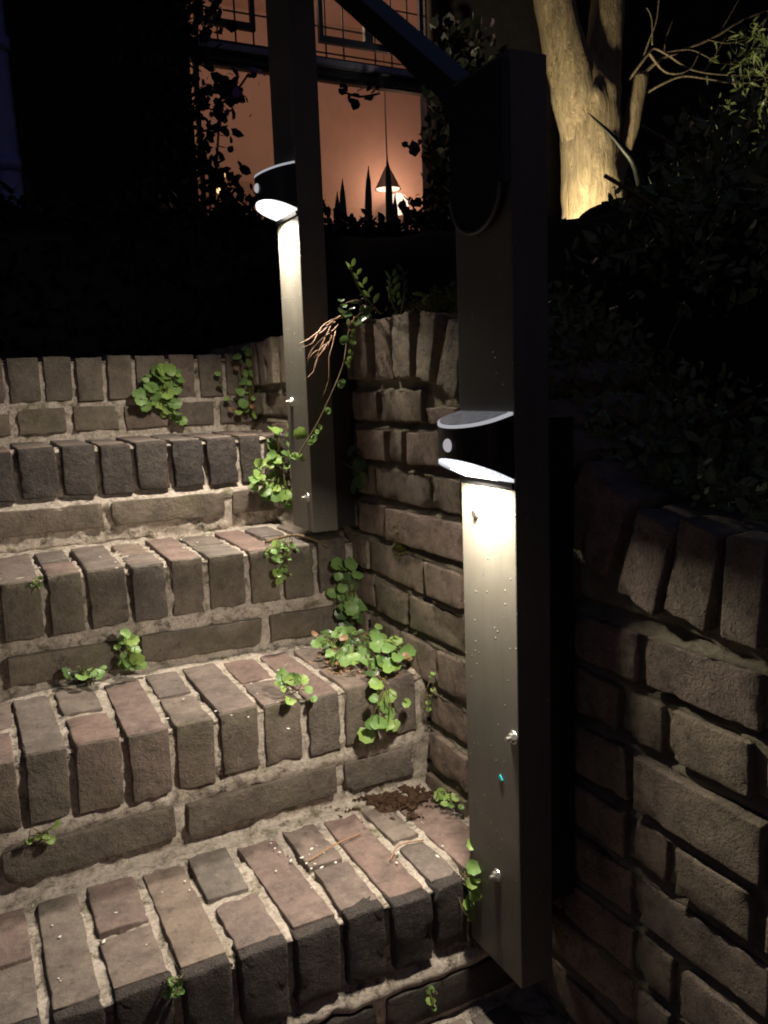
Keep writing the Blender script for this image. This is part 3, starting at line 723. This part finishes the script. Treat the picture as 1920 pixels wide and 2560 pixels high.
litter('soil_crumbs', (.520,1.115,.0), .075, .050, 1500, .0040, 'soil_crumb', 'crumbly brown soil heaped on the lowest lit tread near the wall', 'soil')
litter('leaf_litter', (.515,1.24,.193), .070, .10, 500, .0030, 'needle', 'dry orange litter under the leaves on the second tread', 'litter')
bm = bmesh.new()
for (cx, cy, cz, sx, sy, n) in ((.33,1.02,.003,.05,.06,16),(.42,1.0,.003,.08,.08,10),(.1,1.0,.003,.1,.1,7),(.3,1.2,.192,.12,.1,14),(.25,1.5,.377,.15,.08,16),(-.0,1.0,.003,.06,.1,5)):
    for i in range(n):
        r = rnd.uniform(.0008,.0024)
        bmesh.ops.create_icosphere(bm, subdivisions=1, radius=r, matrix=Matrix.Translation((cx+rnd.gauss(0,sx*.5), cy+rnd.gauss(0,sy*.5), cz)) @ Matrix.Rotation(rnd.uniform(0,3),4,'Z') @ Matrix.Diagonal((rnd.uniform(1,2.2),1,.5,1)))
simple('chip', (.75,.72,.66), .6)
o_ = from_bm('mortar_crumbs', bm, M['chip']); tag(o_, 'scattered pale mortar crumbs on the treads', 'crumbs', kind='stuff')
for i, (a, m_, b_, lb) in enumerate([((.335,1.02,.004),(.375,1.03,.010),(.43,1.05,.004),'short curved dry stalk on the lowest lit tread'),
        ((.435,.965,.004),(.46,.985,.009),(.50,.985,.005),'thin pale dry stem near the right end of the lowest lit tread'),
        ((.44,1.45,.380),(.50,1.44,.388),(.545,1.40,.368),'bent brown twig on the third tread at the foot of the far post')]):
    tw_ = tube('dry_twig', smoothpath([a,m_,b_],5), .0011 if i < 2 else .0028, M['needle' if i < 2 else 'twig']); tag(tw_, lb, 'twig', 'dry twigs on the steps')

# ------------------------------------------------------------------ ground behind and bank to the right
def sheet(name, xr, yr, nx_, ny_, zf, mat, label=None, kind='structure'):
    vs = [(xr[0]+(xr[1]-xr[0])*i/nx_, yr[0]+(yr[1]-yr[0])*j/ny_) for i in range(nx_+1) for j in range(ny_+1)]
    v = [(x, y, zf(x, y)) for x, y in vs]
    f = [(i*(ny_+1)+j, (i+1)*(ny_+1)+j, (i+1)*(ny_+1)+j+1, i*(ny_+1)+j+1) for i in range(nx_) for j in range(ny_)]
    o_ = pydata(name, v, f, mat, None, True); tag(o_, label, kind=kind); return o_
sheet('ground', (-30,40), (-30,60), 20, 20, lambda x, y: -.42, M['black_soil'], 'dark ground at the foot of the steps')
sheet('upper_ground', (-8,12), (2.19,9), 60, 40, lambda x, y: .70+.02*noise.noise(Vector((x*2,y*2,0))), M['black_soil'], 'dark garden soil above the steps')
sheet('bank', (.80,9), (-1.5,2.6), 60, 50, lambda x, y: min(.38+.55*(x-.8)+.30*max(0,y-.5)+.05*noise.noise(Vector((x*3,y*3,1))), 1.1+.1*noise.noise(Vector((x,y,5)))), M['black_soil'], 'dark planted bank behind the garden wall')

def leaf_cloud(name, pts, size, mat, parent=None, el=2.2, up=.4):
    v = []; f = []
    for p_ in pts:
        d = Vector((rnd.gauss(0,1),rnd.gauss(0,1),rnd.gauss(0,1)+up)).normalized(); s = d.cross(Vector((rnd.gauss(0,1),rnd.gauss(0,1),rnd.gauss(0,1)))).normalized()
        z_ = size*rnd.uniform(.5,1.3); k = len(v); P = Vector(p_)
        h_ = s*z_/el*.5; c_ = d.cross(s)*z_*.08
        v += [P, P+d*z_*.3+h_*.9+c_, P+d*z_*.68+h_*.8+c_, P+d*z_, P+d*z_*.68-h_*.8+c_, P+d*z_*.3-h_*.9+c_]; f.append((k,k+1,k+2,k+3,k+4,k+5))
    return pydata(name, v, f, mat, parent)
# low shrubs on the bank (each its own thing)
def shrub(c, r, n, size, label, mat='shrub_leaf', group='low shrubs on the bank behind the wall'):
    t = empty('shrub', c, label, 'shrub', group); P = []
    for i in range(n):
        d = Vector((rnd.gauss(0,1),rnd.gauss(0,1),abs(rnd.gauss(0,.8)))).normalized()*rnd.uniform(.55,1.05)
        d *= 1+.3*noise.noise(d*3+Vector(c))
        P.append(Vector((d.x*r[0], d.y*r[1], d.z*r[2])))
    leaf_cloud('foliage', P, size, M[mat], t)
    bm = bmesh.new()
    for i in range(9):
        d = Vector((rnd.gauss(0,1)*r[0],rnd.gauss(0,1)*r[1],r[2]*rnd.uniform(.6,1)))*.8
        tube(None, smoothpath([(0,0,0), d*.5+Vector((0,0,r[2]*.15)), d], 3), .004, None, bm=bm, seg=5)
    from_bm('stem', bm, M['twig'], t, True)
    return t
shrub((.82,.82,.50), (.12,.14,.17), 900, .018, 'small-leaved shrub on the bank just right of the near post')
shrub((.90,.62,.49), (.13,.15,.18), 1100, .018, 'spreading dark shrub on the bank at the right edge of the photo, above the wall')
shrub((.86,.46,.45), (.10,.12,.12), 700, .016, 'low creeping shrub overhanging the wall coping at the right')
shrub((1.45,1.25,.75), (.35,.35,.36), 2200, .035, 'dense dim shrub further back between the near post and the tree')
shrub((2.3,1.9,1.0), (.5,.45,.5), 2200, .05, 'broad dark shrub on the bank at the right edge behind the others')
iv = empty('ivy_mat', (.72,.90,.55), 'dark small-leaved ivy lying over the descending wall coping behind the near post', 'ivy')
P = []
for i in range(3800):
    y_ = rnd.uniform(.56,1.20); x_ = rnd.uniform(.635,.86); base = zbot(y_)+.112
    if y_ < .78 and rnd.random() < .45: x_ = rnd.uniform(.72,.88)
    P.append(Vector((x_, y_, base+abs(rnd.gauss(0,.016))))-iv.location)
leaf_cloud('foliage', P, .019, M['shrub_leaf'], iv, 1.7)
for i, (a, m_, b_, lb) in enumerate([((.86,.72,.455),(.91,.78,.50),(.98,.82,.52),'bare pale stalk leaning over the coping at the right edge'),
      ((.80,.86,.60),(.83,.90,.64),(.88,.95,.69),'thin straight stem rising right of the near post'),
      ((.98,1.0,.66),(1.02,1.04,.71),(1.10,1.08,.77),'long thin stem among the bank shrubs'),
      ((.64,.70,.49),(.655,.72,.50),(.70,.76,.517),'thin spider-silk-like dry stalk at the wall top beside the near post')]):
    tw_ = tube('dry_stalk', smoothpath([a,m_,b_],5), .0013, M['twig']); tag(tw_, lb, 'stalk', 'dry stalks on the bank')

# hedge and planting that hide the foot of the house
hd = empty('hedge', (.8,2.75,.70), 'black unlit hedge below the window behind the top riser', 'hedge')
P = []
for i in range(9000):
    x = rnd.uniform(-2.2,1.5); t_ = rnd.random()
    z = 0.02+.50*rnd.random() if t_ < .6 else .50+.03*noise.noise(Vector((x*5+3,1,2)))+rnd.uniform(-.05,.008)
    y = -.18*rnd.random() if t_ < .6 else rnd.uniform(-.2,.2)
    P.append((x, y, z))
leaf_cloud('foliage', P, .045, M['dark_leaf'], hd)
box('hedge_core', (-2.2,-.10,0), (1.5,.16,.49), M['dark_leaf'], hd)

# ------------------------------------------------------------------ house with the lit window
YH = 5.0
house = empty('house', (2.1, YH, .7), 'dark house front with a wide lit window of leaded upper panes', 'house')
H = lambda p_: inv(house, p_)
def hb(name, a, b, mat, bev=0): return box(name, H(a), H(b), M[mat], house, bev)
wx0, wx1, wz0, wz1 = 1.33, 2.98, 1.22, 3.35
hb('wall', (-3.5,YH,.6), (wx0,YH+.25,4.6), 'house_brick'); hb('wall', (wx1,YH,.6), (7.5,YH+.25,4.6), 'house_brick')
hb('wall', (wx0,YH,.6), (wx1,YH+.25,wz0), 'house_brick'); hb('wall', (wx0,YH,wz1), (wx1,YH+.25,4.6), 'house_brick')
hb('transom', (wx0,YH+.02,2.555), (wx1,YH+.12,2.665), 'frame_paint', .004)
hb('transom_ledge', (wx0,YH-.035,2.60), (wx1,YH+.015,2.635), 'ledge_paint', .004)
hb('window_sill', (wx0-.03,YH-.06,wz0-.05), (wx1+.03,YH+.10,wz0-.003), 'frame_paint', .004)
def glassmat():
    m, nt, o = newmat('window_glass'); g = N(nt,'ShaderNodeBsdfGlossy'); g.inputs['Roughness'].default_value = .03
    tr = N(nt,'ShaderNodeBsdfTransparent'); tr.inputs[0].default_value = (.93,.93,.95,1); x = N(nt,'ShaderNodeMixShader')
    fr = N(nt,'ShaderNodeFresnel'); fr.inputs[0].default_value = 1.45
    L(nt, fr.outputs[0], x.inputs[0]); L(nt, tr.outputs[0], x.inputs[1]); L(nt, g.outputs[0], x.inputs[2]); L(nt, x.outputs[0], o.inputs[0]); M['glass'] = m
glassmat()
xm = 1.955
def window(x0, x1, z0, z1, fw, leads=None, y=YH+.06):
    t = None
    bm = bmesh.new()
    add_box(bm, (x0,y-.02,z0), (x0+fw,y+.03,z1)); add_box(bm, (x1-fw,y-.02,z0), (x1,y+.03,z1))
    add_box(bm, (x0+fw,y-.02,z0), (x1-fw,y+.03,z0+fw)); add_box(bm, (x0+fw,y-.02,z1-fw), (x1-fw,y+.03,z1))
    bmesh.ops.translate(bm, verts=bm.verts, vec=Vector(H((0,0,0))))
    f = from_bm('window', bm, M['frame_paint'], house)
    box('pane', H((x0+fw-.004,y,z0+fw-.004)), H((x1-fw+.004,y+.005,z1-fw+.004)), M['glass'], f)
    if leads:
        for x in leads[0]: box('lead_bar', H((x-.005,y-.006,z0+fw)), H((x+.005,y-.001,z1-fw)), M['lead'], f)
        for z in leads[1]: box('lead_bar', H((x0+fw,y-.0065,z-.0045)), H((x1-fw,y-.0015,z+.0045)), M['lead'], f)
    return f
window(wx0+.04, xm, wz0, 2.553, .018); window(xm, wx1-.04, wz0, 2.553, .018)
window(1.40, 1.955, 2.668, 3.33, .012, ([1.53,1.64,1.75,1.85],[2.69,2.86,3.03,3.2]), YH+.085)
window(1.955, 2.94, 2.668, 3.33, .012, ([2.06,2.22,2.34,2.56,2.68,2.80],[2.71,2.86,3.03,3.2]), YH+.085)
# opened-out casement frames in front of the leaded lights
for x0, x1 in ((1.40,1.735),(2.14,2.475),(2.475,2.87)):
    bm = bmesh.new()
    for a, b in (((x0,YH-.01,2.735),(x0+.028,YH+.02,3.33)), ((x1-.028,YH-.01,2.735),(x1,YH+.02,3.33)), ((x0+.028,YH-.01,2.735),(x1-.028,YH+.02,2.775))): add_box(bm, a, b)
    bmesh.ops.translate(bm, verts=bm.verts, vec=Vector(H((0,0,0)))); from_bm('casement_frame', bm, M['frame_paint'], house)
# the room behind the window
bm = bmesh.new(); add_box(bm, (1.0,YH+.26,1.0), (4.6,YH+2.4,3.9))
for f_ in list(bm.faces):
    if abs(f_.calc_center_median().y-(YH+.26)) < .01: bm.faces.remove(f_)
bmesh.ops.translate(bm, verts=bm.verts, vec=Vector(H((0,0,0))))
from_bm('room_interior', bm, M['room_wall'], house)
box('curtain', H((1.05,YH+.9,1.0)), H((1.42,YH+1.0,3.5)), M['curtain'], house)
box('cupboard', H((1.5,YH+2.0,1.0)), H((2.35,YH+2.38,2.38)), M['curtain'], house)
def cone_lamp(loc, s, label):
    t = empty('pendant_lamp', loc, label, 'lamp', 'pendant lamps glowing in the room')
    bm = bmesh.new(); bmesh.ops.create_cone(bm, cap_ends=False, segments=28, radius1=.125*s, radius2=.022*s, depth=.20*s, matrix=Matrix.Translation((0,0,.10*s)))
    from_bm('lamp_shade', bm, M['lampshade_metal'], t, True)
    bm = bmesh.new(); bmesh.ops.create_cone(bm, cap_ends=True, segments=24, radius1=.11*s, radius2=.11*s, depth=.012*s, matrix=Matrix.Translation((0,0,.006*s)))
    from_bm('bulb', bm, M['bulb'], t)
    tube('cord', [(0,0,.2*s),(0,0,3.85-loc[2])], .006, M['lampshade_metal'], t, 6)
    return t
cone_lamp((3.205,6.2,2.205), .85, 'cone-shaped pendant lamp glowing in the window right of the far post')
ln = bpy.data.lights.new('room_light','POINT'); ln.energy = ROOM_W; ln.color = (1.0,.68,.44); ln.shadow_soft_size = .3
lo = bpy.data.objects.new('room_light', ln); COL.objects.link(lo); lo.location = (2.3,5.6,3.3)
gl = bpy.data.lights.new('table_lamp_light','POINT'); gl.energy = 11; gl.color = (1.0,.6,.38); gl.shadow_soft_size = .06
go = bpy.data.objects.new('table_lamp_light', gl); COL.objects.link(go); go.location = (3.83,7.05,2.44)
tl = empty('table_lamp', (3.83,7.2,1.0), 'glowing table lamp low in the window beside the pendant lamp', 'lamp')
bm = bmesh.new(); bmesh.ops.create_uvsphere(bm, u_segments=16, v_segments=10, radius=.10, matrix=Matrix.Translation((0,0,1.33))); from_bm('bulb', bm, M['bulb'], tl, True)
tube('lamp_base', [(0,0,0),(0,0,.5),(0,0,1.0)], [.12,.03,.02], M['lampshade_metal'], tl, 12)
cn = empty('candle_lights', (1.87,6.3,1.0), 'small amber lights seen through the leaves at the left of the window', 'light')
tube('holder', [(0,0,0),(0,0,1.12)], .02, M['lampshade_metal'], cn, 8)
for dx, dz, s in ((0,1.24,.028),(-.055,1.19,.015),(-.03,1.13,.018),(.03,1.14,.02),(-.09,1.15,.012)):
    bm = bmesh.new(); bmesh.ops.create_uvsphere(bm, u_segments=10, v_segments=8, radius=s, matrix=Matrix.Translation((dx,0,dz)) @ Matrix.Diagonal((1,1,1.4,1))); from_bm('flame', bm, M['candle'], cn, True)

# drainpipe at the far left
dp = empty('drainpipe', (.245,3.98,.70), 'blue-grey drainpipe standing at the far left of the dark house', 'pipe')
tube('pipe', [(.02,0,0),(.012,0,.6),(.0,0,1.4),(-.012,0,2.6)], .046, M['pipe_paint'], dp, 16)
for z in (.93,1.40): tube('pipe_collar', [(.004,0,z-.03),(.004,0,z+.03)], .053, M['pipe_paint'], dp, 16)

# vine-clad pillar left of the window
vp_ = empty('vine_pillar', (1.04,4.3,.70), 'dark leafy vine climbing a pillar left of the window', 'vine')
box('pillar', (-.13,0,0), (.10,.2,3.2), M['dark_paint'], vp_)
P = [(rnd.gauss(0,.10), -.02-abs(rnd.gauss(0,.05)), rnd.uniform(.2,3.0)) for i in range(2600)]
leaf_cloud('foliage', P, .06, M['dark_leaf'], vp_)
def sprig(name, pts, n, size, label, mat='dark_leaf', cat='plant', group='climber shoots in front of the window', spread=.05):
    t = empty(name, pts[0], label, cat, group); o0 = Vector(pts[0])
    P = [p_-o0 for p_ in smoothpath(pts, 6)]
    bm = bmesh.new(); tube(None, P, .006, None, bm=bm, seg=5); from_bm('stem', bm, M['dark_paint'], t, True)
    Q = []
    for i in range(n):
        q = P[rnd.randrange(len(P))]; Q.append(q+Vector((rnd.gauss(0,spread),rnd.gauss(0,spread*.6),rnd.gauss(0,spread))))
    leaf_cloud('foliage', Q, size*1.15, M[mat], t, 1.15)
    return t
sprig('climber', [(1.16,4.3,1.2),(1.20,4.3,1.7),(1.17,4.3,2.0),(1.20,4.3,2.6)], 90, .05, 'leafy climber against the left edge of the window', spread=.045)
sprig('climber', [(1.22,4.3,1.6),(1.27,4.3,2.0),(1.30,4.3,2.16)], 60, .05, 'flowering climber shoot with mauve blossom in the left window', spread=.05)
sprig('climber', [(1.25,4.3,2.05),(1.36,4.3,2.14),(1.44,4.3,2.24)], 40, .05, 'mauve flower sprig reaching across the left window', 'petal', spread=.035)
sprig('climber', [(1.18,4.3,1.3),(1.27,4.3,1.55),(1.33,4.3,1.68)], 200, .05, 'bushy climber foliage at the lower left of the window', spread=.07)
sprig('climber', [(1.24,4.3,1.4),(1.36,4.3,1.48),(1.44,4.3,1.55)], 110, .045, 'leaf spray in front of the amber lights', spread=.06)
sprig('climber', [(1.20,4.3,2.35),(1.28,4.3,2.55),(1.46,4.3,2.72)], 36, .05, 'climber stem crossing the upper left leaded panes', spread=.04)
sprig('climber', [(2.74,4.3,1.2),(2.71,4.3,1.6),(2.69,4.3,2.0),(2.73,4.3,2.5)], 1500, .07, 'dense dark climber covering the right side of the window', spread=.10)
sprig('climber', [(2.50,4.3,2.05),(2.40,4.3,1.98),(2.34,4.3,1.97)], 10, .05, 'single leaf shoot hanging into the right window', spread=.02)
sprig('climber', [(2.18,4.3,2.23),(2.06,4.3,2.20),(1.98,4.3,2.21)], 14, .05, 'thin shoot with a few leaves under the transom', spread=.02)
yl = sprig('climber', [(.93,4.2,1.38),(.94,4.2,1.46),(.93,4.2,1.56)], 40, .035, 'leaves with yellow light put into their colour, low on the vine pillar', 'yellow_lit_leaf', spread=.02)  # yellow base colour stands in for light on these leaves

# strappy leaves in front of the window
ir = empty('iris_plant', (1.55,3.1,.70), 'clump of upright strap leaves silhouetted low in the right window', 'plant')
for (a, b_, bend) in (((1.475,1.28),(1.50,1.515),.0),((1.54,1.28),(1.585,1.565),.02),((1.46,1.28),(1.385,1.46),-.03),((1.35,1.28),(1.36,1.41),.0),((1.60,1.28),(1.615,1.42),0),((1.44,1.25),(1.36,1.36),-.02)):
    bm = bmesh.new(); n = 10; L_ = []
    for i in range(n+1):
        t_ = i/n; z0 = .0 if i == 0 else a[1]-.70
        x = a[0]+(b_[0]-a[0])*t_+bend*math.sin(math.pi*t_)-1.55; z = .2+(b_[1]-.70-.2)*t_
        w = .017*(1-t_**9)+.0006
        L_.append((bm.verts.new((x-w,0,z)), bm.verts.new((x,-.006,z)), bm.verts.new((x+w,0,z))))
    for i in range(n):
        for k in range(2): bm.faces.new((L_[i][k],L_[i][k+1],L_[i+1][k+1],L_[i+1][k]))
    from_bm('leaf', bm, M['iris_leaf'], ir, True)
sprig('low_plant', [(1.60,3.1,1.22),(1.70,3.1,1.33),(1.78,3.1,1.40)], 90, .035, 'tangled leaves in front of the table lamp glow', group='low plants under the window', spread=.045)
sprig('low_plant', [(1.80,3.1,1.1),(1.95,3.1,1.24),(2.05,3.1,1.38)], 500, .05, 'dark bush under the right side of the window', group='low plants under the window', spread=.09)

# ------------------------------------------------------------------ tree lit from below
tree = empty('tree', (2.98,3.5,.85), 'smooth-barked forked tree lit warm from below at upper right', 'tree')
m, nt, o = newmat('bark'); p = princ(nt, o, rough=.8, spec=.25); pos = geopos(nt)
mp = N(nt,'ShaderNodeMapping'); mp.inputs['Scale'].default_value = (1,1,.16); L(nt, pos, mp.inputs[0])
c = mixc(nt, rng(nt, noi(nt, mp.outputs[0], 34, 6, .65, .6), .35, .65), (.36,.29,.18), (.18,.14,.09))
c = mixc(nt, rng(nt, noi(nt, pos, 5, 4, .6), .45, .65, 0, .6), c, (.30,.25,.17)); L(nt, c, p.inputs['Base Color'])
b = bump(nt, None, noi(nt, mp.outputs[0], 44, 7, .68, .8), 1.0, .02); bump(nt, p, noi(nt, pos, 90, 4, .6), .4, .003, b); M['bark'] = m
T = lambda p_: Vector(p_)-tree.location
def limb(name, pts, rads, n=6, seg=24, wob=.10):
    P = smoothpath(pts, n); R = []
    for i in range(len(P)):
        t_ = i/n; k = min(int(t_), len(rads)-2); R.append(rads[k]+(rads[k+1]-rads[k])*(t_-k))
    return tube(name, [T(p_) for p_ in P], R, M['bark'], tree, seg, wob=wob)
limb('trunk', [(2.99,3.5,.85),(2.985,3.5,1.40),(2.975,3.5,1.62),(2.962,3.5,1.85),(2.940,3.5,2.05),(2.86,3.5,2.22)], [.185,.162,.158,.150,.155,.09], 6, 32, .14)
limb('limb', [(2.90,3.5,1.85),(2.845,3.48,2.05),(2.775,3.47,2.25),(2.70,3.46,2.48),(2.60,3.44,2.85)], [.09,.115,.105,.092,.08], 6, 24, .12)
limb('limb', [(3.0,3.5,1.88),(3.02,3.49,2.10),(3.035,3.48,2.30),(3.065,3.48,2.55),(3.10,3.46,2.95)], [.09,.105,.09,.083,.07], 6, 24, .12)
limb('limb', [(3.03,3.46,1.42),(3.09,3.44,1.70),(3.17,3.42,1.95),(3.23,3.42,2.17)], [.05,.048,.043,.038], 6, 16, .15)
for pts, r0 in (([(3.20,3.40,2.15),(3.30,3.38,2.23),(3.46,3.36,2.30),(3.65,3.34,2.38),(3.85,3.32,2.49),(4.15,3.3,2.60)],.013), ([(3.14,3.42,2.13),(3.22,3.38,2.24),(3.27,3.38,2.285),(3.34,3.36,2.26),(3.5,3.34,2.20),(3.75,3.32,2.20),(4.1,3.3,2.24)],.009),
        ([(3.24,3.38,2.26),(3.32,3.36,2.18),(3.40,3.34,2.17),(3.49,3.34,2.21),(3.54,3.34,2.28)],.008), ([(3.22,3.42,2.06),(3.32,3.38,2.12),(3.45,3.36,2.17),(3.6,3.34,2.17),(3.85,3.32,2.17),(4.1,3.3,2.25)],.009),
        ([(3.21,3.4,2.22),(3.24,3.38,2.32),(3.27,3.36,2.42),(3.29,3.36,2.60)],.006), ([(3.26,3.38,2.30),(3.255,3.38,2.42),(3.22,3.38,2.47)],.005), ([(3.34,3.38,2.28),(3.36,3.38,2.36),(3.40,3.38,2.44)],.005),
        ([(3.58,3.34,2.2),(3.65,3.34,2.28),(3.74,3.34,2.40)],.005), ([(3.34,3.36,2.27),(3.5,3.35,2.30),(3.7,3.34,2.26),(3.9,3.34,2.28)],.005), ([(3.7,3.34,2.42),(3.76,3.34,2.50),(3.85,3.34,2.62)],.005), ([(3.6,3.34,2.36),(3.75,3.33,2.36),(3.95,3.33,2.42)],.004)):
    P = smoothpath(pts, 5); tube('branch', [T(p_) for p_ in P], [.8*r0*(1-.6*i/(len(P)-1)) for i in range(len(P))], M['bark'], tree, 7, wob=.3)
# narrow leaves of the tree at the right edge
P = []
for i in range(520):
    a = rnd.random(); P.append(T((3.75+.55*rnd.random(), 3.3+rnd.gauss(0,.1), 2.42-.85*a*rnd.random()+.05*rnd.gauss(0,1))))
leaf_cloud('foliage', P, .07, M['shrub_leaf'], tree, 5, -.8)
# spike-leaved plant crossing the trunk
sp = empty('spiky_plant', (3.05,3.1,.95), 'dark spiky plant silhouetted against the lit trunk', 'plant')
tube('leaf', smoothpath([Vector((2.84,2.92,1.0))-sp.location, Vector((2.76,2.93,1.51))-sp.location, Vector((2.655,2.94,1.655))-sp.location, Vector((2.478,2.95,1.775))-sp.location], 5), [.022]*5+[.022,.021,.020,.018,.016,.014,.011,.009,.006,.004,.001], M['dark_leaf'], sp, 6)  # blade coloured near-black to stand in for being unlit
for tip in ((3.02,3.15,1.60),(3.20,3.15,1.62),(3.26,3.2,1.72),(3.30,3.1,1.50)):
    tip = Vector(tip)-sp.location; base = Vector((tip.x*.3,0,.2)); bm = bmesh.new()
    tube(None, smoothpath([base*.2, base+Vector((.08,0,.15)), tip], 5), [.020]*4+[.018,.016,.014,.011,.008,.005,.001], None, bm=bm, seg=5); from_bm('leaf', bm, M['iris_leaf'], sp, True)
# mound hiding the spotlight
bm = bmesh.new(); bmesh.ops.create_icosphere(bm, subdivisions=5, radius=1, matrix=Matrix.Diagonal((.50,.20,.54,1)))
for v in bm.verts: v.co += v.co.normalized()*(noise.noise(v.co*2.2)*.05+noise.noise(v.co*9)*.012)
mb = from_bm('boulder', bm, M['boulder'], None, True); mb.location = (2.70,2.92,.88); tag(mb, 'black rounded boulder in front of the tree base', 'boulder')
gs = empty('garden_spotlight', (2.52,3.18,1.10), 'small ground spotlight behind the mound lighting the tree', 'spotlight')
tube('spotlight_body', [(0,0,-.35),(0,0,-.06),(.0,.0,-.055),(.02,.02,0)], [.008,.008,.035,.04], M['black_plastic'], gs, 14)
sl = bpy.data.lights.new('garden_spotlight_light','SPOT'); sl.energy = TREE_SPOT; sl.color = (1.0,.84,.54); sl.spot_size = math.radians(105); sl.spot_blend = .7; sl.shadow_soft_size = .03
so = bpy.data.objects.new('garden_spotlight_light', sl); COL.objects.link(so); so.location = (2.54,3.17,1.16)
so.rotation_euler = (Vector((3.08,3.48,2.15))-so.location).to_track_quat('-Z','Y').to_euler()

# ------------------------------------------------------------------ far background at upper right: fence, trees against the night sky
fc = empty('trellis_fence', (5.4,6.2,.7), 'dim trellis fence and posts at the back of the garden, right', 'fence')
for i in range(7):
    box('fence_post', (-1.1+i*.33+rnd.gauss(0,.04),0,0), (-1.1+i*.33+.06+.02*rnd.random(),.06,2.35+rnd.uniform(-.2,.1)), M['fence_wood'], fc)
for z in (2.42,2.75,3.0): box('fence_rail', (-1.6,-.02,z), (3.2,.03,z+.06), M['fence_wood'], fc)
def far_tree(x, y, z0, h, r, n, size, label, name='far_tree'):
    t = empty(name, (x,y,z0), label, 'tree', 'trees behind the garden'); tube('trunk', [(0,0,0),(.05,0,h*.5),(0,0,h*.8)], [.12,.09,.04], M['dark_paint'], t, 8); P = []
    for i in range(n):
        d = Vector((rnd.gauss(0,1),rnd.gauss(0,1),rnd.gauss(0,1))).normalized()*rnd.random()**.4
        q = Vector((d.x*r, d.y*r, h*.62+d.z*h*.48)); 
        if noise.noise(q*1.6+Vector((x,y,0))) > -.12: P.append(q)
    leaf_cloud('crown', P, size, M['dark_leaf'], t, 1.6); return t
far_tree(7.5,9.5,.7,5.5,2.0,4200,.25,'black tree mass behind the fence, left of the blue sky gaps')
far_tree(10.5,9.5,.7,5.6,2.4,4200,.28,'black tree mass behind the fence at the right edge')
far_tree(9.0,11.5,.7,8.0,2.6,3600,.32,'tall tree silhouette above the fence')
bb = empty('boundary_wall', (6,13,0), 'dark boundary wall at the back of the garden', 'wall')
box('wall_body', (-16,0,0), (16,.3,2.6), M['house_brick'], bb)
